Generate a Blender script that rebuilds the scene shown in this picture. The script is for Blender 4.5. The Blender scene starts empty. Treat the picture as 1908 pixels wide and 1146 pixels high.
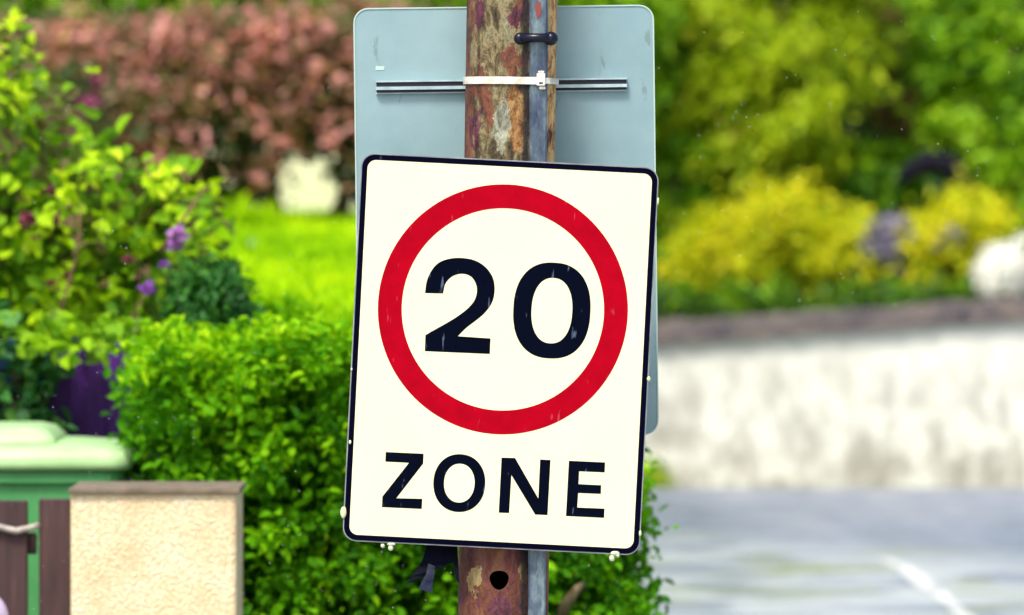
import bpy, math, random
import numpy as np
from mathutils import Vector
from mathutils.geometry import tessellate_polygon
R = math.radians
rng = np.random.default_rng(7)
random.seed(7)
scn = bpy.context.scene
COL = scn.collection

# ------------------------------------------------------------------ camera
LENS = 241.6
K = 36.0 / (LENS * 1908.0)            # metres per photo pixel per metre of distance
ZC = 1.6
TH = math.atan(173 * K)               # the camera looks slightly down
cam_d = bpy.data.cameras.new('camera'); cam = bpy.data.objects.new('camera', cam_d); COL.objects.link(cam)
cam.location = (0, 0, ZC); cam.rotation_euler = (math.pi / 2 - TH, 0, 0)
cam_d.lens = LENS; cam_d.sensor_width = 36; cam_d.clip_end = 2000
cam_d.dof.use_dof = True; cam_d.dof.focus_distance = 14.03; cam_d.dof.aperture_fstop = 4.7
scn.camera = cam
CT, ST = math.cos(TH), math.sin(TH)

def P(px, py, d):
    """world point seen at photo pixel (px, py) at distance d"""
    u, v = (px - 954) * K, (573 - py) * K
    y, z = CT + v * ST, v * CT - ST
    return Vector((u * d / y, d, ZC + z * d / y))

def G(px, py, z=0.0):
    """point of the level z under photo pixel"""
    u, v = (px - 954) * K, (573 - py) * K
    y, zz = CT + v * ST, v * CT - ST
    t = (z - ZC) / zz
    return Vector((u * t, y * t, z))

# ------------------------------------------------------------------ world and sun
w = bpy.data.worlds.new('World'); scn.world = w; w.use_nodes = True
nt = w.node_tree
sky = nt.nodes.new('ShaderNodeTexSky'); sky.sky_type = 'NISHITA'; sky.sun_disc = False
SUN_EL, SUN_AZ = R(56), R(204)        # azimuth clockwise from +Y
sky.sun_elevation = SUN_EL; sky.sun_rotation = SUN_AZ
sky.air_density = 1.0; sky.dust_density = 4.0; sky.ozone_density = 0.6
nt.links.new(sky.outputs[0], nt.nodes['Background'].inputs[0])
nt.nodes['Background'].inputs[1].default_value = 0.12
sd = bpy.data.lights.new('sun', 'SUN'); sun = bpy.data.objects.new('sun', sd); COL.objects.link(sun)
sd.energy = 1.7; sd.angle = R(14); sd.color = (1, .96, .88)
dirv = Vector((math.sin(SUN_AZ) * math.cos(SUN_EL), math.cos(SUN_AZ) * math.cos(SUN_EL), math.sin(SUN_EL)))
sun.rotation_euler = dirv.to_track_quat('Z', 'Y').to_euler()
scn.view_settings.view_transform = 'Standard'; scn.view_settings.look = 'None'
scn.view_settings.exposure = 1.05; scn.view_settings.gamma = 1.0
scn.cycles.max_bounces = 8; scn.cycles.transmission_bounces = 6
scn.cycles.use_denoising = True

# ------------------------------------------------------------------ node helpers
class M:
    def __init__(s, name):
        s.m = bpy.data.materials.new(name); s.m.use_nodes = True
        s.n = s.m.node_tree.nodes; s.l = s.m.node_tree.links
        s.b = s.n['Principled BSDF']; s.out = s.n['Material Output']
        s._tc = None
    def node(s, t, **kw):
        n = s.n.new(t)
        for k, v in kw.items(): setattr(n, k, v)
        return n
    def put(s, a, inp):
        if isinstance(a, bpy.types.NodeSocket): s.l.new(a, inp)
        elif inp.type == 'RGBA': inp.default_value = (*a, 1) if isinstance(a, (tuple, list)) else (a, a, a, 1)
        else: inp.default_value = a
    def tc(s):
        if not s._tc: s._tc = s.node('ShaderNodeTexCoord')
        return s._tc.outputs['Object']
    def mapped(s, scale=(1, 1, 1), loc=(0, 0, 0), rot=(0, 0, 0)):
        m = s.node('ShaderNodeMapping'); s.l.new(s.tc(), m.inputs['Vector'])
        m.inputs['Scale'].default_value = scale; m.inputs['Location'].default_value = loc; m.inputs['Rotation'].default_value = rot
        return m.outputs[0]
    def noise(s, scale, detail=4, rough=.55, vec=None, dist=0):
        n = s.node('ShaderNodeTexNoise'); s.l.new(vec or s.tc(), n.inputs['Vector'])
        n.inputs['Scale'].default_value = scale; n.inputs['Detail'].default_value = detail
        n.inputs['Roughness'].default_value = rough; n.inputs['Distortion'].default_value = dist
        return n.outputs['Fac']
    def voro(s, scale, vec=None, feature='F1'):
        n = s.node('ShaderNodeTexVoronoi', feature=feature); s.l.new(vec or s.tc(), n.inputs['Vector'])
        n.inputs['Scale'].default_value = scale
        return n.outputs['Distance']
    def ramp(s, fac, stops, interp='LINEAR'):
        n = s.node('ShaderNodeValToRGB'); cr = n.color_ramp; cr.interpolation = interp
        while len(cr.elements) < len(stops): cr.elements.new(.5)
        for e, (p, c) in zip(cr.elements, stops):
            e.position = p; e.color = (c, c, c, 1) if isinstance(c, (int, float)) else (*c, 1)
        s.put(fac, n.inputs[0]); return n.outputs[0]
    def mix(s, fac, a, b, mode='MIX'):
        n = s.node('ShaderNodeMix', data_type='RGBA', blend_type=mode)
        s.put(fac, n.inputs[0]); s.put(a, n.inputs[6]); s.put(b, n.inputs[7]); return n.outputs[2]
    def math(s, op, a, b=0.0, c=0.0, clamp=False):
        n = s.node('ShaderNodeMath', operation=op, use_clamp=clamp)
        s.put(a, n.inputs[0]); s.put(b, n.inputs[1]); s.put(c, n.inputs[2]); return n.outputs[0]
    def sep(s):
        n = s.node('ShaderNodeSeparateXYZ'); s.l.new(s.tc(), n.inputs[0]); return n.outputs
    def base(s, c, rough=.6, spec=.5, metal=0.0):
        s.put(c, s.b.inputs['Base Color']); s.put(rough, s.b.inputs['Roughness'])
        s.put(spec, s.b.inputs['Specular IOR Level']); s.put(metal, s.b.inputs['Metallic']); return s
    def bump(s, h, strength=.4, dist=.01):
        n = s.node('ShaderNodeBump'); s.put(h, n.inputs['Height'])
        n.inputs['Strength'].default_value = strength; n.inputs['Distance'].default_value = dist
        s.l.new(n.outputs[0], s.b.inputs['Normal']); return s

def leaf_mat(name, stops, transl=.35, rough=.5, spec=.25):
    m = M(name)
    a = m.node('ShaderNodeAttribute', attribute_name='tint')
    c = m.ramp(a.outputs['Fac'], stops)
    m.base(c, rough, spec)
    t = m.node('ShaderNodeBsdfTranslucent'); m.l.new(m.mix(1.0, c, (1.0, 1.0, .5), 'MULTIPLY'), t.inputs[0])
    mx = m.node('ShaderNodeMixShader'); mx.inputs[0].default_value = transl
    m.l.new(m.b.outputs[0], mx.inputs[1]); m.l.new(t.outputs[0], mx.inputs[2]); m.l.new(mx.outputs[0], m.out.inputs[0])
    return m.m

# ------------------------------------------------------------------ object helpers
def tag(o, label=None, cat=None, group=None, kind=None):
    if label: o['label'] = label
    if cat: o['category'] = cat
    if group: o['group'] = group
    if kind: o['kind'] = kind
    return o

def thing(name, loc, label, cat, group=None, ry=0):
    o = bpy.data.objects.new(name, None); COL.objects.link(o); o.location = loc; o.rotation_euler = (0, ry, 0)
    o.empty_display_size = .05
    return tag(o, label, cat, group)

class MB:
    """collects shapes; world coordinates unless built under a rotated parent"""
    def __init__(s): s.v, s.f, s.sm = [], [], []
    def add(s, vs, fs, smooth=False):
        b = len(s.v); s.v += [tuple(v) for v in vs]; s.f += [tuple(b + i for i in f) for f in fs]; s.sm += [smooth] * len(fs)
        return s
    def box(s, x0, x1, y0, y1, z0, z1, bev=0.0):
        if not bev:
            vs = [(x, y, z) for x in (x0, x1) for y in (y0, y1) for z in (z0, z1)]
            return s.add(vs, [(0, 1, 3, 2), (4, 6, 7, 5), (0, 4, 5, 1), (2, 3, 7, 6), (0, 2, 6, 4), (1, 5, 7, 3)])
        # rounded in plan and softened top and bottom
        loops = []
        def ring(z, ins):
            pts = []; r = bev
            for cx, cy, a0 in ((x1 - r, y1 - r, 0), (x0 + r, y1 - r, 90), (x0 + r, y0 + r, 180), (x1 - r, y0 + r, 270)):
                for k in range(4):
                    a = R(a0 + 30 * k); pts.append((cx + (r - ins) * math.cos(a), cy + (r - ins) * math.sin(a), z))
            return pts
        q = bev * .6
        return s.loft([ring(z0, q), ring(z0 + q, 0), ring(z1 - q, 0), ring(z1, q)])
    def loft(s, loops, caps=True, smooth=False, closed=True):
        n = len(loops[0]); vs = [p for L in loops for p in L]; fs = []
        for i in range(len(loops) - 1):
            for j in range(n if closed else n - 1):
                k = (j + 1) % n
                fs.append((i * n + j, i * n + k, (i + 1) * n + k, (i + 1) * n + j))
        if caps: fs += [tuple(range(n - 1, -1, -1)), tuple((len(loops) - 1) * n + j for j in range(n))]
        return s.add(vs, fs, smooth)
    def tube(s, pts, rad, seg=8, jit=0.0):
        pts = [Vector(p) for p in pts]; loops = []
        if isinstance(rad, (int, float)): rad = [rad] * len(pts)
        up = Vector((0.13, 0.9, .2))
        for i, p in enumerate(pts):
            t = (pts[min(i + 1, len(pts) - 1)] - pts[max(i - 1, 0)]).normalized()
            a = t.cross(up).normalized(); b = t.cross(a).normalized()
            loops.append([p + (a * math.cos(2 * math.pi * k / seg) + b * math.sin(2 * math.pi * k / seg)) * rad[i] * (1 + random.uniform(-jit, jit)) for k in range(seg)])
        return s.loft(loops, smooth=True)
    def ball(s, c, r, seg=12, rings=8, wob=0.0):
        rx, ry, rz = r if isinstance(r, (tuple, list)) else (r, r, r); loops = []
        for i in range(1, rings):
            t = math.pi * i / rings
            loops.append([(c[0] + rx * math.sin(t) * math.cos(2 * math.pi * k / seg) * (1 + random.uniform(-wob, wob)), c[1] + ry * math.sin(t) * math.sin(2 * math.pi * k / seg), c[2] - rz * math.cos(t) * (1 + random.uniform(-wob, wob))) for k in range(seg)])
        n = seg; vs = [p for L in loops for p in L] + [(c[0], c[1], c[2] - rz), (c[0], c[1], c[2] + rz)]
        fs = [(i * n + j, i * n + (j + 1) % n, (i + 1) * n + (j + 1) % n, (i + 1) * n + j) for i in range(len(loops) - 1) for j in range(n)]
        b = len(vs) - 2; last = (len(loops) - 1) * n
        fs += [(b, (j + 1) % n, j) for j in range(n)] + [(b + 1, last + j, last + (j + 1) % n) for j in range(n)]
        return s.add(vs, fs, True)
    def plate(s, outline, y0, y1):
        """outline in (x, z); front at y0 (towards the camera), back at y1"""
        n = len(outline)
        tris = tessellate_polygon([[Vector((x, z, 0)) for x, z in outline]])
        vs = [(x, y0, z) for x, z in outline] + [(x, y1, z) for x, z in outline]
        fs = [tuple(t) for t in tris] + [tuple(n + i for i in reversed(t)) for t in tris]
        fs += [(i, (i + 1) % n, n + (i + 1) % n, n + i) for i in range(n)]
        return s.add(vs, fs)
    def ringplate(s, outer, inner, y0, y1):
        n = len(outer); vs = [(x, y, z) for y in (y0, y1) for L in (outer, inner) for x, z in L]; fs = []
        for i in range(n):
            j = (i + 1) % n
            fs += [(i, j, n + j, n + i), (2 * n + i, 3 * n + i, 3 * n + j, 2 * n + j), (i, 2 * n + i, 2 * n + j, j), (n + i, n + j, 3 * n + j, 3 * n + i)]
        return s.add(vs, fs)
    def build(s, name, mat, parent=None, local=False):
        me = bpy.data.meshes.new(name)
        off = Vector((0, 0, 0)) if (local or parent is None) else root_loc(parent)
        me.from_pydata([tuple(Vector(v) - off) for v in s.v], [], s.f); me.validate(); me.update()
        if len(me.polygons) == len(s.sm): me.polygons.foreach_set('use_smooth', s.sm)
        o = bpy.data.objects.new(name, me); COL.objects.link(o); o.parent = parent
        if mat: me.materials.append(mat)
        fix_normals(me)
        return o

def fix_normals(me):
    import bmesh
    bm = bmesh.new(); bm.from_mesh(me); bmesh.ops.recalc_face_normals(bm, faces=bm.faces); bm.to_mesh(me); bm.free()

def root_loc(p):
    v = Vector((0, 0, 0))
    while p is not None: v += p.location; p = p.parent
    return v

# ------------------------------------------------------------------ leaves
def unit(a): return a / np.maximum(np.linalg.norm(a, axis=1, keepdims=True), 1e-9)

def leaf_mesh(name, mat, parent, pts, out, tint, L, W, up=.45, rnd=.8, outw=.5, fold=.25, kind=None):
    n = len(pts); L = L * rng.uniform(.65, 1.25, (n, 1)); W = W * rng.uniform(.75, 1.2, (n, 1))
    nr = unit(out * outw + rng.normal(size=(n, 3)) * rnd * .6 + np.array([[0, 0, up]]))
    ax = rng.normal(size=(n, 3)) * .8 + out * .6 + np.array([[0, 0, -.15]])
    ax = unit(ax - nr * np.sum(ax * nr, 1, keepdims=True)); sd_ = np.cross(nr, ax)
    f = W * fold
    b = pts; t = pts + ax * L
    def q(a, wd): return pts + ax * L * a, wd
    l1 = pts + ax * L * .3 - sd_ * W * .45 + nr * f; r1 = pts + ax * L * .3 + sd_ * W * .45 + nr * f
    l2 = pts + ax * L * .68 - sd_ * W * .38 + nr * f * .8; r2 = pts + ax * L * .68 + sd_ * W * .38 + nr * f * .8
    t = t - nr * L * .12
    V = np.stack([b, r1, r2, t, l2, l1], 1).reshape(-1, 3)
    off = np.array(root_loc(parent)) if parent is not None else np.zeros(3)
    V = V - off
    idx = np.arange(n)[:, None] * 6
    F = np.concatenate([idx + np.array([[0, 1, 2, 3]]), idx + np.array([[0, 3, 4, 5]])], 1).reshape(-1, 4)
    me = bpy.data.meshes.new(name)
    me.vertices.add(len(V)); me.vertices.foreach_set('co', V.astype(np.float32).ravel())
    me.loops.add(F.size); me.loops.foreach_set('vertex_index', F.astype(np.int32).ravel())
    me.polygons.add(len(F)); me.polygons.foreach_set('loop_start', np.arange(0, F.size, 4, dtype=np.int32))
    me.update(calc_edges=True)
    at = me.attributes.new('tint', 'FLOAT', 'POINT'); at.data.foreach_set('value', np.repeat(np.clip(tint, 0, 1), 6).astype(np.float32))
    me.materials.append(mat)
    o = bpy.data.objects.new(name, me); COL.objects.link(o); o.parent = parent
    if kind: o['kind'] = kind
    return o

def clusters(cl, per, sig, tmix=.6):
    """cl: list of (centre, out-direction, tint); leaves scattered round every twig tip"""
    c = np.array([x[0] for x in cl]); o = np.array([x[1] for x in cl]); t = np.array([x[2] for x in cl])
    n = len(cl)
    pts = np.repeat(c, per, 0) + rng.normal(size=(n * per, 3)) * sig
    out = unit(np.repeat(o, per, 0) + rng.normal(size=(n * per, 3)) * .35)
    tint = np.repeat(t, per) * tmix + rng.uniform(0, 1, n * per) * (1 - tmix)
    return pts, out, tint

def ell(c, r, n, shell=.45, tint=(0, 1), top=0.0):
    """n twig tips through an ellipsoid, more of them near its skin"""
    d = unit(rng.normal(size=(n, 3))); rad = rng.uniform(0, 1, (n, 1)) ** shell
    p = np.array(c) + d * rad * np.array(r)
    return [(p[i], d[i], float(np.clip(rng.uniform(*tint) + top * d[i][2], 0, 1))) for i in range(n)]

def blob(px, py, d, rx, ry, rd):
    """ellipsoid given by where and how large it shows in the photo"""
    return P(px, py, d), (rx * K * d, rd, ry * K * d)

def limbs(mb, base, top, r, tips, nb=14):
    base, top = Vector(base), Vector(top); pts = []
    for i in range(7):
        t = i / 6; pts.append(base.lerp(top, t) + Vector((random.uniform(-1, 1), random.uniform(-1, 1), 0)) * r * .6 * (1 if 0 < i < 6 else 0))
    mb.tube(pts, [r * (1.25 - .85 * i / 6) for i in range(7)], 9, .06)
    for k in range(nb):
        tip = Vector(random.choice(tips)[0]); s0 = pts[random.randint(2, 5)]
        mid = s0.lerp(tip, .5) + Vector((random.uniform(-.1, .1), random.uniform(-.1, .1), random.uniform(0, .15)))
        mb.tube([s0, mid, tip], [r * .42, r * .28, r * .1], 6)

bark = M('bark'); bark.base(bark.ramp(bark.noise(9, vec=bark.mapped((3, 3, .6))), [(.3, (.05, .035, .025)), (.7, (.16, .12, .085))]), .85).bump(bark.noise(40), .6)
BARK = bark.m

# ================================================================== THE SIGN POST
D0 = 14.0
S0 = K * D0                           # metres per photo pixel at the sign
# --- post: hollow rusty steel tube with a drilled hole, leaning a little
PR = 85 * S0
ptop, pbot = P(953.5, 0, D0 + .125), P(937, 1146, D0 + .125)
pdir = (ptop - pbot) / (ptop.z - pbot.z)
def post_at(z): return pbot + pdir * (z - pbot.z)
post = thing('sign_post', post_at(0), 'rusty round steel post with flaking paint carrying both road signs', 'post')
HZ = P(930, 1082, D0).z; HX = (930 - 938) * S0; HR = 18 * S0
seg, loops = 96, []
zs = list(np.linspace(0, HZ - .08, 6)) + list(np.linspace(HZ - .07, HZ + .07, 41)) + list(np.linspace(HZ + .09, 3.3, 60))
vs = []; fs = []
def post_r(a, z):
    return PR * (1 + .006 * math.sin(3 * a + 2 * z) + .004 * math.sin(9 * z + a))
for z in zs:
    c = post_at(z)
    for k in range(seg):
        a = 2 * math.pi * k / seg
        vs.append((c.x + post_r(a, z) * math.sin(a), c.y - post_r(a, z) * math.cos(a), z))
hole = []
for i in range(len(zs) - 1):
    for k in range(seg):
        zc_ = (zs[i] + zs[i + 1]) / 2; a = 2 * math.pi * (k + .5) / seg
        if math.cos(a) > 0 and math.hypot(PR * math.sin(a) - HX, zc_ - HZ) < HR: continue
        fs.append((i * seg + k, i * seg + (k + 1) % seg, (i + 1) * seg + (k + 1) % seg, (i + 1) * seg + k))
# snap the hole's ragged rim to its round outline
from collections import Counter
ec = Counter()
for f in fs:
    for i in range(4): ec[tuple(sorted((f[i], f[(i + 1) % 4])))] += 1
for e, c_ in ec.items():
    if c_ == 1:
        for vi in e:
            x, y, z = vs[vi]; c = post_at(z)
            if .02 < z < 3.2 and y < c.y:
                dx, dz = x - c.x - HX, z - HZ; L_ = math.hypot(dx, dz); q = HR * (1 + .05 * math.sin(3 * math.atan2(dz, dx)))
                nx = HX + dx * q / L_; vs[vi] = (c.x + nx, c.y - math.sqrt(PR * PR - nx * nx), HZ + dz * q / L_)
# inner wall of the tube, 4 mm in, with its own matching hole
m_in = M('rust_inside'); m_in.base((.02, .013, .01), .95)
pm = M('rusty_painted_steel')
v1 = pm.mapped((1, 1, .33))
sx, sy, sz = pm.sep()
sx = pm.math('SUBTRACT', sx, pm.math('MULTIPLY', sz, pdir.x))   # distance from the leaning post's axis
n1 = pm.noise(11, 6, .62, v1); n2 = pm.noise(26, 6, .65, pm.mapped((1, 1, .4), (3, 1, 7))); n3 = pm.noise(7, 4, .6, pm.mapped((1, 1, .5), (9, 4, 2)))
n4 = pm.noise(75, 5, .7); n6 = pm.noise(19, 5, .7, pm.mapped((1, 1, .4), (2, 6, 4)), dist=.4)
n5 = pm.noise(15, 5, .6, pm.mapped((1, 1, .45), (5, 8, 1)), dist=.6)
n7 = pm.noise(42, 6, .72, pm.mapped((1, 1, .45), (1, 5, 3)), dist=.5); n8 = pm.noise(110, 4, .7, pm.mapped((1, 1, .6), (4, 2, 8)))
paint = pm.ramp(pm.math('ADD', pm.math('MULTIPLY', n7, .7), pm.math('MULTIPLY', n2, .3)), [(.36, (.016, .013, .008)), (.44, (.06, .046, .022)), (.495, (.15, .115, .052)), (.54, (.27, .225, .115)), (.585, (.13, .125, .07)), (.65, (.38, .34, .20)), (.72, (.20, .19, .12))])
rust = pm.ramp(pm.math('ADD', pm.math('MULTIPLY', n5, .5), pm.math('MULTIPLY', n7, .5)), [(.32, (.018, .008, .008)), (.42, (.075, .022, .016)), (.52, (.15, .05, .028)), (.60, (.22, .10, .045)), (.70, (.08, .03, .022))])
maroon = pm.ramp(n7, [(.36, (.03, .010, .014)), (.5, (.10, .026, .042)), (.58, (.15, .05, .06)), (.72, (.09, .05, .045))])
low = pm.ramp(pm.math('SUBTRACT', pm.math('ADD', sz, pm.math('MULTIPLY', n3, .5)), .95), [(.2, 1.0), (.5, 0.0)])
loss = pm.ramp(pm.math('ADD', pm.math('ADD', pm.math('MULTIPLY', n1, .75), pm.math('MULTIPLY', n7, .25)), pm.math('MULTIPLY', low, .17)), [(.555, 0.0), (.575, 1.0)])
c = pm.mix(loss, paint, rust)
c = pm.mix(pm.math('MULTIPLY', low, pm.ramp(n6, [(.40, .75), (.52, 0.0)])), c, maroon)
# right flank: orange rust band, and the left rim
edge = pm.ramp(pm.math('ADD', pm.math('MULTIPLY', sx, 8.0), pm.math('MULTIPLY', n2, .5)), [(.78, 0.0), (.9, 1.0)])
orange = pm.ramp(n7, [(.3, (.10, .04, .014)), (.43, (.14, .06, .02)), (.51, (.30, .14, .045)), (.58, (.40, .25, .09)), (.64, (.14, .06, .02))])
edgec = pm.ramp(n7, [(.36, (.10, .035, .012)), (.44, (.34, .15, .045)), (.52, (.62, .37, .14)), (.60, (.74, .52, .24)), (.70, (.42, .22, .07))])
c = pm.mix(pm.math('MULTIPLY', edge, pm.math('SUBTRACT', 1.0, low)), c, edgec)
ledge = pm.ramp(pm.math('ADD', pm.math('MULTIPLY', sx, -8.0), pm.math('MULTIPLY', n5, .5)), [(.84, 0.0), (.93, 1.0)])
c = pm.mix(ledge, c, rust)
mar = pm.ramp(pm.math('ADD', n3, pm.math('MULTIPLY', low, .06)), [(.60, 0.0), (.625, 1.0)])
c = pm.mix(mar, c, maroon)
def patch(col, px, py, rx, rz):
    """a flaked patch with a wandering edge, where the photo shows one"""
    global c
    p_ = P(px, py, D0); dx = p_.x - post_at(p_.z).x
    a = pm.math('POWER', pm.math('DIVIDE', pm.math('SUBTRACT', sx, dx), rx * S0), 2.0)
    b = pm.math('POWER', pm.math('DIVIDE', pm.math('SUBTRACT', sz, p_.z), rz * S0), 2.0)
    dd = pm.math('ADD', pm.math('ADD', pm.math('MULTIPLY', a, .6), pm.math('MULTIPLY', b, .6)), pm.math('ADD', pm.math('MULTIPLY', n6, 4.2), pm.math('MULTIPLY', n4, 1.6)))
    c = pm.mix(pm.math('LESS_THAN', dd, 3.35), c, col)
ochre = pm.ramp(n7, [(.35, (.12, .07, .03)), (.5, (.34, .24, .09)), (.65, (.46, .36, .17))]); pale = pm.ramp(n7, [(.35, (.10, .10, .07)), (.5, (.27, .27, .19)), (.65, (.40, .41, .30))])
patch(maroon, 963, 30, 22, 30); patch(maroon, 884, 236, 13, 44); patch(rust, 962, 105, 24, 32)
patch(orange, 963, 225, 18, 60); patch(maroon, 894, 18, 9, 26)
patch(ochre, 884, 1086, 14, 34); patch(ochre, 974, 1075, 9, 24); patch(maroon, 930, 1135, 55, 22)
patch(pale, 935, 240, 14, 50)
# shade along the cover strip's left side, painted into the post colour
shade_d = pm.math('ABSOLUTE', pm.math('SUBTRACT', sx, pm.math('ADD', 40 * S0, pm.math('MULTIPLY', pm.math('SUBTRACT', sz, pbot.z), -13 * S0 / (ptop.z - pbot.z)))))
c = pm.mix(pm.math('MULTIPLY', pm.ramp(pm.math('ADD', pm.math('MULTIPLY', shade_d, 60.0), pm.math('MULTIPLY', n7, .6)), [(.55, 1.0), (.95, 0.0)]), .9), c, (.016, .012, .012))
speck = pm.ramp(n4, [(.32, 1.0), (.37, 0.0)])
c = pm.mix(pm.math('MULTIPLY', speck, .8), c, (.03, .022, .018))
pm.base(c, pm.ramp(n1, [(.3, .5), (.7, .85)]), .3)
pm.bump(pm.math('ADD', pm.math('ADD', n7, n2), pm.math('ADD', pm.math('MULTIPLY', loss, -.8), n8)), .9, .005)
PM = pm.m
mb = MB(); mb.add(vs, fs, True)
inner = [(post_at(v[2]).x + (v[0] - post_at(v[2]).x) * .955, post_at(v[2]).y + (v[1] - post_at(v[2]).y) * .955, v[2]) for v in vs]
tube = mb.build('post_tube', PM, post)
mi = MB(); mi.add(inner, fs, True)
liner = mi.build('tube_inside', m_in.m, post)
mc = MB(); c_ = post_at(3.3)
mc.loft([[(c_.x + r * math.cos(2 * math.pi * k / 32), c_.y + r * math.sin(2 * math.pi * k / 32), z) for k in range(32)] for r, z in ((PR * 1.04, 3.29), (PR * 1.06, 3.31), (PR * .9, 3.335), (PR * .3, 3.35))])
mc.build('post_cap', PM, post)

# --- grey cable cover running up the post
gm = M('weathered_grey_steel')
g1 = gm.noise(26, 6, .68, gm.mapped((1, 1, .35))); g2 = gm.noise(60, 4, .6, gm.mapped((1, 1, .5)))
gc = gm.mix(gm.ramp(g2, [(.35, 0.0), (.7, .6)]), gm.ramp(g1, [(.34, (.025, .035, .07)), (.48, (.085, .125, .155)), (.56, (.17, .235, .25)), (.68, (.28, .37, .37))]), (.055, .07, .14))
gz = gm.sep()[2]
gm.base(gc, .5, .3, .15).bump(g2, .15, .002)
cov = thing('cable_cover', post_at(0), 'narrow grey metal cable cover strip running up the rusty post', 'cable cover')
mb = MB(); loops = []
for z in np.linspace(0, 3.2, 80):
    # photo x of the strip's middle drifts from 1004 (top) to 1000 (bottom)
    t = (z - pbot.z) / (ptop.z - pbot.z); cx = P(1000.5 + 3.5 * t, 500, D0).x; cy = post_at(z).y - math.sqrt(PR ** 2 - .055 ** 2)
    hw = (16.5 + .5 * math.sin(7 * z)) * S0
    loops.append([(cx - hw, cy + .02, z), (cx - hw, cy - .012, z), (cx - hw + .004, cy - .016, z), (cx + hw - .004, cy - .016, z), (cx + hw, cy - .012, z), (cx + hw, cy + .03, z)])
mb.loft(loops); mb.build('strip', gm.m, cov)
YF = post_at(2.2).y - math.sqrt(PR ** 2 - .055 ** 2) - .016   # front of the strip
rs = M('strip_rust'); rs.base((.22, .05, .04), .9)
mb = MB(); a, b = P(1002, 3, D0), P(1001, 36, D0)
mb.plate([(a.x - .004, a.z), (a.x + .006, a.z), (b.x + .008, b.z + .012), (b.x, b.z), (b.x - .004, b.z + .02)], YF - .0012, YF + .001)
mb.build('rust_stain', rs.m, cov)

# --- black saddle clip over the cover
bp = M('black_plastic'); bp.base((.003, .004, .014), .25, .3); BP = bp.m
clip = thing('pipe_clip', P(998, 71, D0), 'glossy black saddle clip holding the grey strip to the post near the top', 'clip')
mb = MB(); zc_ = P(998, 70, D0).z
xs = [(966, .045), (972, .012), (980, -.008), (990, -.013), (1000, -.015), (1012, -.014), (1022, -.008), (1028, .015), (1031, .05)]
mb.tube([(P(x, 70, D0).x, YF + dy, zc_) for x, dy in xs], [.010, .011, .0105, .0095, .0095, .0095, .0105, .011, .011], 12)
mb.build('strap', BP, clip)
for x, yy in ((968, .008), (1027, -.002)):
    mb = MB(); p_ = P(x, 71, D0); mb.ball((p_.x, YF + yy, p_.z), (.0145, .016, .0145)); mb.build('foot', BP, clip)

# --- pale cable tie round post and cover
wt = M('pale_plastic'); wn = wt.noise(40, 4, .6)
wt.base(wt.ramp(wn, [(.35, (.50, .47, .36)), (.65, (.80, .80, .72))]), .45, .5)
tie = thing('cable_tie', P(940, 149, D0), 'pale plastic tie strapped round the post and grey strip', 'cable tie')
mb = MB(); loops = []; path = []
cz = P(940, 149, D0).z
for k in range(0, 25):
    a = R(-100 + 125 * k / 24); path.append((post_at(cz).x + (PR + .0025) * math.sin(a), post_at(cz).y - (PR + .0025) * math.cos(a)))
path = [p_ for p_ in path if p_[0] < P(984, 0, D0).x]
path += [(P(987, 0, D0).x, YF - .001), (P(1000, 0, D0).x, YF - .003), (P(1018, 0, D0).x, YF - .003), (P(1024, 0, D0).x, YF + .004), (P(1032, 0, D0).x, YF + .035), (P(1040, 0, D0).x, YF + .08)]
for i, (x, y) in enumerate(path):
    z = cz - (x - P(940, 0, D0).x) * .012; h = .0075 if x < P(1012, 0, D0).x else .006
    nx, ny = x - post_at(cz).x, y - post_at(cz).y; L_ = math.hypot(nx, ny); nx, ny = nx / L_, ny / L_
    loops.append([(x, y, z - h), (x + nx * .002, y + ny * .002, z - h), (x + nx * .002, y + ny * .002, z + h), (x, y, z + h)])
mb.loft(loops, smooth=False); mb.build('band', wt.m, tie)
mb = MB(); p_ = P(1008, 148, D0); mb.box(p_.x - .009, p_.x + .009, YF - .016, YF - .003, p_.z - .013, p_.z + .013, .003)
mb.box(p_.x - .004, p_.x + .0095, YF - .012, YF - .003, p_.z - .020, p_.z - .0135, .0025)
mb.box(p_.x - .006, p_.x + .007, YF - .012, YF - .003, p_.z + .0135, p_.z + .018, .0025)
mb.build('tie_head', wt.m, tie)
mb = MB(); mb.box(p_.x - .004, p_.x + .004, YF - .0168, YF - .0158, p_.z - .0085, p_.z - .0055)
mb.build('slot', BP, bpy.data.objects['tie_head'])

# ================================================================== BACK SIGN (seen from behind)
bs = M('grey_sign_back')
b1 = bs.noise(5, 5, .6); b2 = bs.noise(90, 3, .6, bs.mapped((1, 1, .25))); b3 = bs.noise(22, 5, .65, bs.mapped((1.0, 1, .32), (4, 0, 2)))
bc = bs.ramp(b1, [(.3, (.20, .32, .345)), (.7, (.275, .405, .43))])
bc = bs.mix(bs.ramp(bs.noise(3.2, 6, .7, bs.mapped((1, 1, .5), (2, 7, 1))), [(.5, 0.0), (.75, .55)]), bc, (.17, .30, .36))
bc = bs.mix(bs.ramp(b3, [(.63, 0.0), (.68, .6)]), bc, (.14, .20, .18))
bc = bs.mix(bs.ramp(b2, [(.3, .35), (.42, 0.0)]), bc, (.24, .34, .36))
bs.base(bc, .5, .4, .1).bump(b2, .04, .001)
TB = R(-.7)
bc_ = P(943, 413, D0 + .235)
back = thing('road_sign', bc_, 'large blue grey back of a road sign fixed behind the post', 'road sign', ry=TB)
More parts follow.
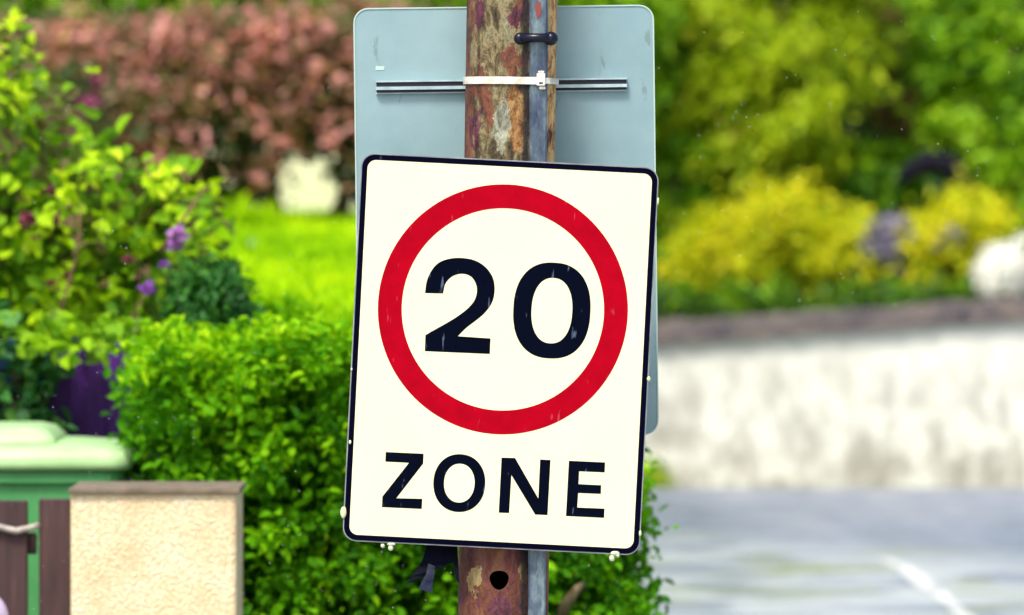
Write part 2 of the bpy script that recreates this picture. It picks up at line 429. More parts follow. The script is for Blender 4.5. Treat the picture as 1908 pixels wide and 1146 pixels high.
def rrect(hw, hh, r, n=7, cx=0, cz=0):
    pts = []
    for sx_, sz_, a0 in ((1, 1, 0), (-1, 1, 90), (-1, -1, 180), (1, -1, 270)):
        for k in range(n):
            a = R(a0 + 90 * k / (n - 1)); pts.append((cx + sx_ * (hw - r) + r * math.cos(a), cz + sz_ * (hh - r) + r * math.sin(a)))
    return pts
SB = K * (D0 + .235)
BW, BH = 279 * SB, 400 * SB
mb = MB(); mb.plate(rrect(BW, BH, 27 * SB), -.0015, .0015); mb.build('panel', bs.m, back, local=True)
em = M('pale_edge'); em.base((.42, .56, .50), .5)
mb = MB(); mb.ringplate(rrect(BW + .001, BH + .001, 27 * SB + .001), rrect(BW - .0018, BH - .0018, 27 * SB - .0018), -.0035, .0025); mb.build('rim', em.m, back, local=True)
al = M('aluminium_channel'); al.base(al.ramp(al.noise(30, 3), [(.3, (.30, .42, .45)), (.7, (.50, .62, .64))]), .4, .5, .3)
dk = M('channel_recess'); dk.base((.006, .010, .022), .6)
def rail(zpx, parent, w0, w1, ya):
    r = MB(); z = zpx
    r.box(w0, w1, ya - .018, ya, z + 11 * S0, z + 14 * S0); r.box(w0, w1, ya - .018, ya, z - 3.5 * S0, z + 2.5 * S0); r.box(w0, w1, ya - .008, ya, z - 11 * S0, z - 8.5 * S0)
    o = r.build('mounting_rail', al.m, parent, local=True)
    s_ = MB(); s_.box(w0 + .001, w1 - .001, ya - .014, ya - .0005, z + 2.5 * S0 + .0003, z + 11 * S0 - .0003); s_.box(w0 + .001, w1 - .001, ya - .013, ya - .0005, z - 8.5 * S0 + .0003, z - 3.5 * S0 - .0003)
    s_.build('slot', dk.m, o, local=True)
rz = (413 - 160) * SB - .002
rail(rz, back, -239 * SB, 228 * SB, -.0015)
rail(-.22, back, -239 * SB, 228 * SB, -.0015)
mb = MB(); mb.plate([(-240 * SB, 285 * SB), (-224 * SB, 285 * SB), (-223 * SB, 292 * SB), (-239 * SB, 293 * SB)], -.0025, -.001); mb.build('paint_fleck', em.m, back, local=True)
# the clamp hidden behind the post
mb = MB(); mb.box(-.07, .07, -.05, -.02, rz - .012, rz + .012, .006); mb.build('clamp', gm.m, back, local=True)

# ================================================================== FRONT SIGN: 20 ZONE
TF = R(2.9); CX, CZ = 932.8, 660.0
sign = thing('zone_sign', P(CX, CZ, D0), 'white 20 ZONE sign with red ring and black border, tilted on the rusty post', 'speed sign', ry=TF)
def L2(px, py):
    dx, dz = (px - CX) * S0, (CZ - py) * S0
    return (dx * math.cos(TF) - dz * math.sin(TF), dx * math.sin(TF) + dz * math.cos(TF))
def outl(pts, sc, ox, oy): return [L2(ox + x / sc, oy + y / sc) for x, y in pts]
def catmull(pts, sharp, sub=5):
    """smooth closed outline that keeps the points whose index is in sharp as corners"""
    n = len(pts); res = []
    for i in range(n):
        p0, p1, p2, p3 = (Vector((*pts[(i + k) % n], 0)) for k in (-1, 0, 1, 2))
        if i in sharp and (i + 1) % n in sharp: res.append(pts[i]); continue
        if i in sharp: p0 = p1 * 2 - p2
        if (i + 1) % n in sharp: p3 = p2 * 2 - p1
        for k in range(sub):
            t = k / sub
            q = .5 * ((2 * p1) + (p2 - p0) * t + (2 * p0 - 5 * p1 + 4 * p2 - p3) * t * t + (3 * p1 - p0 - 3 * p2 + p3) * t ** 3)
            res.append((q.x, q.y))
    return res
SW, SH = 277.5 * S0, 362 * S0
wm = M('white_reflective_sheet')
wn1 = wm.noise(6, 4); wn2 = wm.noise(220, 3, .6, wm.mapped((1, 1, .3)))
wm.base(wm.mix(wm.ramp(wn2, [(.7, 0.0), (.78, .25)]), wm.ramp(wn1, [(.3, (.80, .79, .475)), (.7, (.83, .82, .505))]), (.6, .6, .5)), .4, .2)
def scratchy(name, col, scr, rough=.4, amt=.5, thr=.70, spec=.03):
    m = M(name)
    a = m.noise(75, 3, .5, m.mapped((1, 1, .22), (0, 0, 0), (0, R(-25), 0))); b = m.noise(18, 3, .6); c2 = m.noise(65, 3, .5, m.mapped((1, 1, .2), (7, 3, 1), (0, R(38), 0)))
    f = m.math('MULTIPLY', m.math('MAXIMUM', m.ramp(a, [(thr, 0.0), (thr + .05, 1.0)]), m.ramp(c2, [(thr + .01, 0.0), (thr + .05, 1.0)])), amt)
    cc = m.mix(m.ramp(b, [(.35, 0.0), (.7, .5)]), col, tuple(x * 1.5 for x in col))
    m.base(m.mix(f, cc, scr), rough, spec)
    return m.m
rm = scratchy('red_reflective_sheet', (.31, .0003, .0085), (.52, .10, .13), amt=.45, thr=.68)
km = scratchy('navy_black_vinyl', (.0006, .0016, .0075), (.12, .17, .25), amt=.55, thr=.67)
kb = scratchy('black_border', (.0006, .0008, .008), (.08, .10, .16), amt=.3, thr=.72)
alum = M('aluminium_plate'); alum.base(alum.ramp(alum.noise(25, 4), [(.3, (.16, .17, .20)), (.7, (.36, .37, .38))]), .5, .4, .3)
RC = 26 * S0
mb = MB(); mb.plate(rrect(SW, SH, RC), 0, .0028); mb.build('plate', alum.m, sign, local=True)
e = 2.2 * S0; bw = 12.2 * S0
mb = MB(); mb.plate(rrect(SW - bw + .001, SH - bw + .001, RC - bw + .004), -.0007, .0002); mb.build('face', wm.m, sign, local=True)
mb = MB(); mb.ringplate(rrect(SW - e, SH - e, RC - e, 9), rrect(SW - bw, SH - bw, 16 * S0, 9), -.0011, .0002); mb.build('border', kb, sign, local=True)
def circ(cx, cz, r, n=128): return [(cx + r * math.cos(2 * math.pi * k / n), cz + r * math.sin(2 * math.pi * k / n)) for k in range(n)]
rcx, rcz = L2(937, 576.5)
mb = MB(); mb.ringplate(circ(rcx, rcz, 233 * S0), circ(rcx, rcz, 188.5 * S0), -.0011, .0002); mb.build('ring', rm, sign, local=True)
def sup(cx, cz, a, b, p, n=72):
    r = []
    for k in range(n):
        t = 2 * math.pi * k / n; c0, s0 = math.cos(t), math.sin(t)
        r.append((cx + a * math.copysign(abs(c0) ** (2 / p), c0), cz + b * math.copysign(abs(s0) ** (2 / p), s0)))
    return r
two = [(378, 648), (386, 590), (408, 535), (448, 488), (505, 465), (570, 460), (640, 472), (700, 508), (740, 565), (750, 632), (736, 698), (700, 750), (655, 790), (600, 832), (553, 878), (728, 890), (724, 973), (377, 958), (380, 872), (430, 843), (500, 804), (560, 766), (612, 724), (645, 680), (655, 628), (642, 582), (612, 553), (568, 545), (522, 560), (488, 596), (474, 650)]
sharp2 = {0, 14, 15, 16, 17, 18, 30}
mb = MB(); mb.plate(catmull(outl(two, 2.8655, 660, 320), sharp2), -.0011, .0002); mb.build('numeral', km, sign, local=True)
zx, zz = L2(1028.3, 578.6)
mb = MB(); mb.ringplate(sup(zx, zz, 72 * S0, 89.5 * S0, 2.35), sup(zx, zz - .0002, 38 * S0, 61 * S0, 2.25), -.0011, .0002); mb.build('numeral', km, sign, local=True)
for pts in ([(343, 238), (547, 247), (545, 300), (400, 487), (540, 490), (537, 545), (322, 535), (325, 478), (468, 296), (341, 290)],
            [(967, 268), (1040, 270), (1165, 488), (1175, 278), (1231, 281), (1215, 578), (1148, 575), (1020, 362), (1008, 567), (952, 565)],
            [(1330, 285), (1525, 294), (1523, 348), (1385, 342), (1382, 411), (1504, 417), (1502, 464), (1380, 459), (1375, 537), (1522, 543), (1520, 593), (1314, 583)]):
    mb = MB(); mb.plate(outl(pts, 2.891, 600, 760), -.0011, .0002); mb.build('letter', km, sign, local=True)
ox, oz = L2(600 + 739.5 / 2.891, 760 + 405.5 / 2.891)
mb = MB(); mb.ringplate(sup(ox, oz, 140 / 2.891 * S0, 156 / 2.891 * S0, 2.12), sup(ox, oz, 82.5 / 2.891 * S0, 105 / 2.891 * S0, 2.1), -.0011, .0002); mb.build('letter', km, sign, local=True)
# chipped spots on the rim, bare and pale
ch = M('chipped_rim'); ch.base(ch.ramp(ch.noise(120, 3), [(.3, (.50, .56, .24)), (.7, (.72, .76, .5))]), .6)
for px, py, rx, rz_ in ((640, 955, 6, 11), (1209, 706, 3.5, 5), (652, 824, 2.5, 4), (1193, 994, 2.5, 6), (1226, 375, 2, 7), (655, 688, 2, 3)):
    x, z = L2(px, py); mb = MB(); mb.ball((x, -.001, z), (rx * S0, .003, rz_ * S0), 10, 6, .12); mb.build('chip', ch.m, sign, local=True)
# fixing channels and clamps behind the plate
for z in (.26, -.26):
    mb = MB(); mb.box(-.22, .22, .0028, .02, z - .014, z + .014); mb.build('mounting_rail', al.m, sign, local=True)

# droplets hanging on the lower rim
dm = M('pale_droplet'); dm.base((.80, .84, .62), .15, .6); dm.b.inputs['Transmission Weight'].default_value = .35; dm.b.inputs['IOR'].default_value = 1.33
for lab, px, py, parts in (('tiny round droplet hanging under the sign beside a larger one', 713, 1017, [(0, 0, 4, 4)]),
                           ('pale double droplet on the lower left rim of the 20 ZONE sign', 728, 1018, [(0, 3, 5, 5.5), (1, -4, 8, 3)]),
                           ('pale curled drip hanging from the lower right rim of the 20 ZONE sign', 1144, 1036, [(2, -5, 9, 4.5), (-4, 4, 5, 6), (7, -1, 3.5, 4)])):
    t = thing('droplet', P(px, py, D0), lab, 'droplet', 'droplets under the speed sign')
    mb = MB()
    for dx, dy, rx, rz_ in parts: mb.ball((dx * S0, -.0006, -dy * S0), (rx * S0, .0055, rz_ * S0), 14, 10)
    mb.build('water_bead', dm.m, t, local=True)

# torn black tape flap under the sign
tm = M('black_tape'); tm.base(tm.ramp(tm.noise(25, 4), [(.3, (.0006, .001, .003)), (.7, (.002, .0035, .011))]), .6, .04).bump(tm.noise(60, 3), .3, .003)
flap = thing('tape_flap', P(800, 1060, D0), 'torn black tape flapping below the speed sign on the left of the post', 'tape')
def tp(x, y): p_ = P(740 + x / 5.9625, 1000 + y / 5.9625, D0); return p_
def flap_mb(pts, y0, curl):
    mb = MB(); o = [(tp(x, y).x, tp(x, y).z) for x, y in pts]; mb.plate(o, D0 + y0, D0 + y0 + .0015)
    zt = tp(0, 140).z
    mb.v = [(x, y - curl * (zt - z) ** 2 * 9 + .004 * math.sin(x * 90), z) for x, y, z in mb.v]; return mb
flap_mb([(335, 60), (670, 60), (668, 150), (685, 400), (690, 530), (655, 480), (620, 287), (520, 335), (420, 378), (330, 410), (285, 452), (190, 500), (100, 525), (165, 440), (240, 340), (290, 240)], .03, .4).build('torn_sheet', tm.m, flap)
tm2 = M('black_tape_end'); tm2.base(tm2.ramp(tm2.noise(40, 4), [(.3, (.002, .004, .012)), (.7, (.018, .024, .05))]), .5, .06)
flap_mb([(345, 300), (420, 330), (405, 470), (385, 612), (310, 590), (240, 575), (280, 480), (320, 420)], .018, .9).build('loose_end', tm2.m, flap)

# ================================================================== THE GROUND
def quad_sheet(name, pts, mat, z=0.0):
    mb = MB(); mb.add([(x, y, z) for x, y in pts], [tuple(range(len(pts)))]); o = mb.build(name, mat); return tag(o, kind='structure')
gr = M('bare_ground'); gr.base(gr.ramp(gr.noise(.8, 8), [(.3, (.05, .07, .02)), (.7, (.10, .10, .04))]), .9)
quad_sheet('ground', [(-400, -200), (400, -200), (400, 700), (-400, 700)], gr.m, -.01)
rd = M('wet_asphalt')
rv = rd.mapped((1.0, .12, 1))
r1 = rd.noise(1.7, 5, .6, rv); r2 = rd.noise(5, 5, .6, rd.mapped((1, .25, 1), (3, 2, 0))); r3 = rd.noise(160, 2)
r4 = rd.noise(1.5, 4, .55, rd.mapped((.8, .75, 1), (1.4, 7.7, 0), (0, 0, R(-30))), dist=.6)
rsx, rsy, rsz = rd.sep()
rc = rd.ramp(r1, [(.3, (.165, .20, .255)), (.5, (.245, .28, .34)), (.7, (.34, .365, .41))])
rc = rd.mix(rd.ramp(r2, [(.4, 0.0), (.75, .6)]), rc, (.155, .18, .25))
# paler worn strip and green silt where water runs off on the near left
near = rd.ramp(rd.math('ADD', rsy, rd.math('MULTIPLY', rsx, 1.6)), [(0, 0.0), (1, 0.0)])
nearf = rd.math('MULTIPLY', rd.math('SUBTRACT', 36.2, rd.math('ADD', rsy, rd.math('MULTIPLY', rsx, 1.3))), .35, clamp=True)
rc = rd.mix(rd.math('MULTIPLY', nearf, rd.ramp(r4, [(.40, 0.0), (.52, .9)])), rc, (.50, .54, .54))
rc = rd.mix(rd.math('MULTIPLY', nearf, rd.ramp(rd.noise(1.9, 4, .55, rd.mapped((.7, .8, 1), (8, 3, 0), (0, 0, R(-30))), dist=.5), [(.53, 0.0), (.60, .8)])), rc, (.24, .28, .10))
rc = rd.mix(rd.ramp(r3, [(.4, .25), (.6, 0.0)]), rc, (.10, .10, .12))
rd.base(rc, rd.ramp(r2, [(.3, .32), (.7, .6)]), .45).bump(r3, .5, .004)
quad_sheet('road', [(-60, -20), (60, -20), (60, 12), (9, 12), (9, 40.2), (.36, 40.2), (.36, 12), (-60, 12)], rd.m, 0.0)
pv = M('paving'); pv.base(pv.ramp(pv.noise(6, 5), [(.3, (.16, .16, .16)), (.7, (.26, .26, .25))]), .6)
mb = MB(); mb.box(-40, .2, 12.2, 16.45, -.05, .11); tag(mb.build('pavement', pv.m), kind='structure')
kb_ = M('kerbstone'); kb_.base(kb_.ramp(kb_.noise(20, 4), [(.3, (.22, .22, .21)), (.7, (.34, .33, .32))]), .7)
mb = MB(); mb.box(-40, .34, 12.05, 12.197, -.05, .125); mb.box(.203, .34, 12.2, 20, -.05, .125); tag(mb.build('kerb', kb_.m), kind='structure')
# worn white paint swept across the wet road
wp = M('worn_road_paint'); wp_n = wp.noise(9, 5, .6, wp.mapped((1, .2, 1)))
wp.base(wp.ramp(wp_n, [(.3, (.32, .34, .37)), (.52, (.70, .72, .67))]), .5)
def marking(mid, widths):
    L_, R_ = [], []
    for (px, py), wd in zip(mid, widths):
        L_.append(G(px, py - wd, .004)); R_.append(G(px, py + wd, .004))
    mb = MB(); n = len(mid)
    mb.add([*L_, *R_], [(i, n + i, n + i + 1, i + 1) for i in range(n - 1)]); return tag(mb.build('road_marking', wp.m), kind='structure')
marking([(1640, 1040), (1672, 1052), (1702, 1072), (1738, 1094), (1768, 1120), (1800, 1150), (1850, 1185), (1910, 1225)], [2, 6, 14, 15, 11, 12, 9, 8])
# lawn: a raised garden terrace, banked down towards the road on its right
lm = M('lawn_turf'); ln = lm.noise(2.2, 6, .6); lm.base(lm.ramp(ln, [(.3, (.16, .38, .002)), (.7, (.30, .55, .003))]), .9, .1)
def lawn_z(y): return 1.239 + (y - 21) * (1.51 - 1.239) / 12
LX = [(-9, 0), (-.25, 0), (.25, -.5), (.55, -1.6)]
ys = [20.6, 21, 23, 25, 27, 29, 31, 33, 36, 39.5]
mb = MB()
for x, dz in LX:
    for y in ys: mb.v.append((x, y, max(lawn_z(y) + dz + .012 * math.sin(3 * x + 2 * y), -.02)))
ny = len(ys)
for i in range(3):
    for j in range(ny - 1): mb.f.append((i * ny + j, i * ny + j + 1, (i + 1) * ny + j + 1, (i + 1) * ny + j)); mb.sm.append(True)
b = len(mb.v)
for x, dz in LX: mb.v.append((x, 20.58, -.02))
for i in range(3): mb.f.append((i * ny, (i + 1) * ny, b + i + 1, b + i)); mb.sm.append(False)
tag(mb.build('lawn', lm.m), kind='structure')
gm_ = leaf_mat('grass_blades', [(0, (.20, .46, .001)), (.5, (.46, .74, .001)), (1, (.62, .84, .003))], .4, .6, .12)
n = 26000
gx = rng.uniform(-3.6, .15, n); gy = 20.7 + 15 * rng.uniform(0, 1, n) ** 1.2
gp = np.stack([gx, gy, np.array([lawn_z(y) for y in gy]) - .004], 1)
gt = np.clip(.5 + .28 * np.sin(gx * 3.1 + gy * .9) + .2 * np.sin(gx * 7 - gy * 2.3) + rng.normal(size=n) * .18, 0, 1)
blade_out = np.tile(np.array([[0, 0, 1.6]]), (n, 1)) + rng.normal(size=(n, 3)) * .5
o = leaf_mesh('grass', gm_, None, gp, blade_out, gt, .075, .014, up=0, rnd=1.2, outw=0)
tag(o, 'bright lime green mown grass covering the raised lawn', 'grass', kind='stuff')
# far hillside closing the view
hm = M('hillside_scrub'); hm.base(hm.ramp(hm.noise(.9, 8, .65), [(.3, (.02, .045, .008)), (.55, (.06, .11, .015)), (.75, (.12, .17, .03))]), .95, .1)
mb = MB(); nx, ny = 60, 24
for j in range(ny):
    for i in range(nx):
        x = -60 + 120 * i / (nx - 1); y = 49.5 + 60 * j / (ny - 1)
        mb.v.append((x, y, -.2 + 11 * (1 - math.exp(-(y - 49.5) / 8)) + .5 * math.sin(x * .7 + y * .4) * min(1, (y - 49.5) / 6) + random.uniform(-.15, .15)))
for j in range(ny - 1):
    for i in range(nx - 1): mb.f.append((j * nx + i, j * nx + i + 1, (j + 1) * nx + i + 1, (j + 1) * nx + i)); mb.sm.append(True)
tag(mb.build('hillside', hm.m), kind='structure')

# ================================================================== WHITE GARDEN WALL (right, far)
wl = M('white_render_stained')
w1 = wl.noise(3.4, 6, .66, wl.mapped((1, 1, .75), (2.3, 0, .4))); w2 = wl.noise(9, 5, .6, wl.mapped((1, 1, .5), (4, 1, 1))); w3 = wl.noise(45, 4)
wsx, wsy, wsz = wl.sep()
lowf = wl.ramp(wsz, [(.12, 1.0), (.68, .6), (.86, .0)])
st = wl.math('MULTIPLY', wl.ramp(wl.math('ADD', w1, wl.math('MULTIPLY', w2, .55)), [(.70, 0.0), (.86, 1.0)]), lowf)
wl.base(wl.mix(wl.math('MULTIPLY', st, .9), wl.mix(wl.ramp(w2, [(.4, 0.0), (.7, .5)]), (.74, .74, .65), (.62, .62, .54)), (.33, .315, .265)), .9, .2).bump(w3, .4, .01)
DW = 40.5
gw = thing('garden_wall', (P(1560, 905, DW).x, DW, 0), 'long white rendered wall with brown stains beyond the road, under dark coping', 'wall')
def wtop(px): return 643 - (px - 1215) * 45 / 693
def cap(px): return 600 - (px - 1215) * 43 / 693
xs = list(np.linspace(700, 3200, 44)); loops = []
mb = MB()
for px in xs:
    a = P(px, wtop(px), DW); q = .012 * math.sin(px * .03)
    loops.append([(a.x, DW, -.05), (a.x, DW + q * .3, a.z + q * .4), (a.x, DW + .3, a.z), (a.x, DW + .3, -.05)])
mb.loft(loops); mb.build('wall_face', wl.m, gw)
cm = M('dark_coping'); cn = cm.noise(7, 5, .65); cm.base(cm.ramp(cn, [(.3, (.050, .045, .055)), (.55, (.13, .11, .105)), (.7, (.20, .15, .11))]), .85, .3).bump(cm.noise(25, 4), .7, .02)
mb = MB(); loops = []
for px in list(np.linspace(700, 3200, 140)):
    a = P(px, wtop(px) - 1, DW - .06); b = P(px, cap(px), DW - .06); j = random.uniform(-.012, .012); j2 = random.uniform(-.01, .01)
    loops.append([(a.x, DW - .06 + j2, a.z + j), (a.x, DW - .05 + j2, b.z - .02 + j), (a.x, DW - .02, b.z + j), (a.x, DW + .33, b.z + j), (a.x, DW + .36, b.z - .03), (a.x, DW + .36, a.z + .006)])
mb.loft(loops); mb.build('coping', cm.m, gw)
# soil of the raised bed behind the wall
sm_ = M('soil'); sm_.base((.05, .038, .025), .95)
mb = MB(); mb.box(-.9, 7.05, 40.84, 49.4, -.05, .93); tag(mb.build('garden_bed', sm_.m), kind='structure')

# cream house wall glimpsed under the red hedge
cw = M('cream_render'); cw.base(cw.ramp(cw.noise(3, 5), [(.3, (.62, .58, .40)), (.7, (.76, .72, .54))]), .9, .2).bump(cw.noise(50, 3), .3, .01)
wgt = thing('cream_wall', (P(560, 400, 38).x, 38, lawn_z(38)), 'low cream wall glimpsed through the gap under the red hedge', 'wall')
mb = MB(); a, b = P(380, 300, 38), P(800, 300, 38); mb.box(a.x, b.x, 38, 38.22, lawn_z(38) - .06, P(0, 262, 38).z); mb.build('wall_face', cw.m, wgt)
mb = MB(); mb.box(a.x - .02, b.x + .02, 37.97, 38.25, P(0, 262, 38).z, P(0, 245, 38).z, .02); mb.build('coping', cm.m, wgt)

# brown stone block at the lawn's edge beside the sign
bk = M('brown_stone'); bk.base(bk.ramp(bk.noise(18, 5), [(.3, (.14, .085, .06)), (.7, (.30, .20, .15))]), .9).bump(bk.noise(40, 4), .6, .01)
sb = thing('stone_block', P(645, 655, 22), 'small brown stone block at the lawn edge beside the speed sign', 'stone')
mb = MB(); a, b = P(612, 606, 22), P(690, 606, 22); mb.box(a.x, b.x, 21.9, 22.1, lawn_z(22) - .08, a.z, .02)
mb.v = [(x + random.uniform(-.004, .004), y, z + random.uniform(-.004, .004)) for x, y, z in mb.v]; mb.build('block', bk.m, sb)

# ================================================================== BIN, GATE, PILLAR, FENCE
bg = M('green_bin_plastic'); bn = bg.noise(6, 4); bg.base(bg.mix(bg.ramp(bg.noise(45, 5, .7, bg.mapped((1, 1, .25))), [(.55, 0.0), (.72, .5)]), bg.ramp(bn, [(.3, (.055, .25, .075)), (.7, (.085, .34, .11))]), (.20, .33, .20)), .5, .4)
bl = M('pale_green_bin_lid'); bl.base(bl.mix(bl.ramp(bl.noise(26, 5, .7), [(.5, 0.0), (.75, .5)]), bl.ramp(bl.noise(8, 4), [(.3, (.36, .60, .26)), (.7, (.45, .68, .33))]), (.30, .42, .20)), .4, .4)
DB = 17.7
def bx_(px): return P(px, 700, DB).x
def bz_(py): return P(0, py, DB).z
bin_ = thing('wheelie_bin', (bx_(20), DB + .3, 0), 'green wheelie bin with pale green lid behind the brown gate', 'bin')
x0, x1 = bx_(-195), bx_(232); zl = bz_(872)
mb = MB()
def rr(z, ins, r, xa=x0, xb=x1, ya=DB, yb=DB + .62):
    pts = []
    xa += ins; xb -= ins; ya += ins; yb -= ins
    for cx, cy, a0 in ((xb - r, yb - r, 0), (xa + r, yb - r, 90), (xa + r, ya + r, 180), (xb - r, ya + r, 270)):
        for k in range(5): a = R(a0 + 22.5 * k); pts.append((cx + r * math.cos(a), cy + r * math.sin(a), z))
    return pts
mb.loft([rr(.04, .085, .04), rr(.10, .075, .05), rr(bz_(960), .026, .05), rr(bz_(905), .020, .05), rr(bz_(903), .012, .05), rr(zl - .012, .010, .05)], smooth=False)
mb.build('bin_body', bg.m, bin_)
mb = MB(); mb.loft([rr(zl - .038, .004, .05), rr(zl - .010, .002, .05)]); mb.build('rim', bg.m, bin_)
mb = MB()
mb.loft([rr(zl - .006, -.012, .05), rr(bz_(866), -.018, .055), rr(bz_(845), -.014, .055), rr(bz_(838), .0, .06), rr(bz_(829), .05, .07), rr(bz_(824), .12, .08)], smooth=True)
lid = mb.build('lid', bl.m, bin_)
mb = MB(); xa, xb = bx_(-130), bx_(112)
mb.loft([rr(bz_(836), .0, .04, xa, xb, DB + .03, DB + .58), rr(bz_(815), .024, .04, xa, xb, DB + .03, DB + .58), rr(bz_(801), .044, .04, xa, xb, DB + .03, DB + .58), rr(bz_(796), .075, .04, xa, xb, DB + .03, DB + .58)], smooth=True)
mb.build('raised_panel', bl.m, lid)
for xx in (x0 + .06, x1 - .06):
    mb = MB(); loops = []
    for k in range(20):
        a = 2 * math.pi * k / 20; loops.append((DB + .56 + .1 * math.cos(a), .10 + .1 * math.sin(a)))
    mb.loft([[(xx + s_, y, z) for y, z in loops] for s_ in (-.022, .022)]); mb.build('wheel', BP, bin_)
mb = MB(); mb.tube([(x0 + .1, DB + .655, zl - .01), (x1 - .1, DB + .655, zl - .01)], .014, 10); mb.build('handle', bg.m, bin_)

gt_ = M('dark_brown_timber'); tn = gt_.noise(9, 6, .6, gt_.mapped((4, 4, .35))); tn2 = gt_.noise(40, 4, .6, gt_.mapped((3, 3, .15)))
gt_.base(gt_.mix(gt_.ramp(tn2, [(.4, 0.0), (.7, .5)]), gt_.ramp(tn, [(.3, (.030, .016, .016)), (.6, (.075, .038, .036)), (.75, (.12, .07, .06))]), (.035, .028, .034)), .7, .3).bump(tn2, .5, .004)
DG = 16.95
gate = thing('wooden_gate', (P(40, 900, DG).x, DG, 0), 'dark brown slatted wooden gate beside the cream pillar, bin behind it', 'gate')
for xa, xb in ((72, 131), (-10, 51), (-85, -30), (-160, -105), (-235, -180)):
    a, b = P(xa, 931, DG), P(xb, 931, DG); mb = MB(); mb.box(a.x, b.x, DG, DG + .028, .05, a.z + random.uniform(-.003, .003), .006); mb.build('slat', gt_.m, gate)
for py in (1040, 1330):
    a, b = P(-240, py - 14, DG), P(66, py + 30, DG); mb = MB(); mb.box(a.x, P(128, 0, DG).x, DG + .031, DG + .06, b.z, a.z, .005) if py > 1100 else mb.box(a.x, b.x, DG + .031, DG + .06, P(0, 1034, DG).z, P(0, 994, DG).z, .005); mb.build('rail', gt_.m, gate)
ro = M('pale_rope'); ro.base(ro.ramp(ro.noise(60, 4), [(.3, (.25, .22, .19)), (.7, (.52, .48, .42))]), .8)
rp = thing('rope', P(20, 985, DG - .01), 'pale grey rope looped round the left slats of the brown gate', 'rope')
mb = MB(); mb.tube([P(-100, 982, DG - .012), P(-40, 986, DG - .012), P(0, 982, DG - .012), P(30, 990, DG - .014), P(55, 984, DG - .012), P(69, 980, DG - .004), P(70, 980, DG + .045)], .0085, 8, .08); mb.build('cord', ro.m, rp)

pd_ = M('cream_pebbledash'); v = pd_.voro(170); pn = pd_.noise(9, 5, .6); pn2 = pd_.noise(85, 4, .7)
pd_.base(pd_.mix(pd_.ramp(pn2, [(.38, .6), (.56, 0.0)]), pd_.ramp(pn, [(.3, (.74, .55, .33)), (.5, (.84, .71, .45)), (.7, (.87, .78, .55))]), (.60, .42, .21)), .9, .15).bump(v, .9, .005)
ps = M('brown_capstone'); ps.base(ps.ramp(ps.noise(14, 5), [(.3, (.10, .075, .05)), (.7, (.24, .19, .13))]), .9).bump(ps.noise(40, 4), .6, .006)
DP = 16.8
pil = thing('gate_pillar', (P(288, 900, DP).x, DP + .2, 0), 'square cream pebbledash pillar with thin brown capstone beside the brown gate', 'pillar')
a, b = P(131, 920, DP), P(441, 920, DP)
mb = MB(); loops = []
zs_ = np.linspace(0, a.z, 40)
for z in zs_:
    j = lambda: 0.0
    pts = []
    for cx, cy, a0 in ((b.x - .012, DP + .38, 0), (a.x + .012, DP + .38, 90), (a.x + .012, DP + .012, 180), (b.x - .012, DP + .012, 270)):
        for k in range(3): an = R(a0 + 45 * k); pts.append((cx + .012 * math.cos(an) + j(), cy + .012 * math.sin(an) + j(), z))
    loops.append(pts)
mb.loft(loops); mb.build('shaft', pd_.m, pil)
mb = MB(); mb.box(a.x - .004, b.x + .008, DP - .014, DP + .405, a.z, P(0, 910, DP).z, .004); mb.v = [(x, y, z + random.uniform(-.002, .002)) for x, y, z in mb.v]; mb.build('capstone', ps.m, pil)

def timber(name, c0, c1):
    m = M(name); a = m.noise(9, 6, .68, m.mapped((2.2, 2.2, .5))); m.base(m.ramp(a, [(.3, c0), (.7, c1)]), .6, .3).bump(a, .4, .004); return m.m
pu = timber('purple_painted_timber', (.030, .004, .085), (.10, .016, .24)); bu = timber('blue_painted_timber', (.003, .016, .10), (.010, .05, .19))
DF = 18.78
fen = thing('garden_fence', (P(60, 900, DF).x, DF, 0), 'close boarded fence painted purple and dark blue behind the bin and shrubs', 'fence')
px = -260; kf = 0
while px < 420:
    a, b = P(px, 632, DF), P(px + 37, 632, DF); mb = MB(); mb.box(a.x, b.x, DF + (kf % 2) * .012, DF + (kf % 2) * .012 + .02, 0, a.z + random.uniform(-.006, .006), .003)
    mb.build('board', bu if px < 62 else pu, fen); px += 35; kf += 1
for za in (.9, .2):
    mb = MB(); mb.box(P(-260, 0, DF).x, P(440, 0, DF).x, DF + .035, DF + .075, za, za + .07); mb.build('rail', pu, fen)

# lilac garden ball peeping in at the lower left corner
lb = M('lilac_glaze'); lb.base(lb.ramp(lb.noise(12, 3), [(.3, (.50, .38, .58)), (.7, (.68, .56, .72))]), .35)
ball = thing('garden_ball', (P(-32, 1146, 16.6).x, 16.6, P(0, 1150, 16.6).z), 'pale lilac rounded ornament at the lower left corner before the gate', 'ornament')
mb = MB(); c0_ = P(-36, 1152, 16.6); mb.ball(c0_, .068, 20, 14); mb.build('ball', lb.m, ball)
mb = MB(); mb.tube([(c0_.x, 16.6, 0), (c0_.x, 16.6, c0_.z - .06)], [.05, .028], 14); mb.build('stem', ps.m, ball)

# ================================================================== PLANTS
def plant(name, base, label, cat, group=None):
    return thing(name, base, label, cat, group)

def stems(root, tips, r, top, nb=14, name='trunk', mat=None):
    mb = MB(); limbs(mb, root.location, top, r, tips, nb); return mb.build(name, mat or BARK, root)

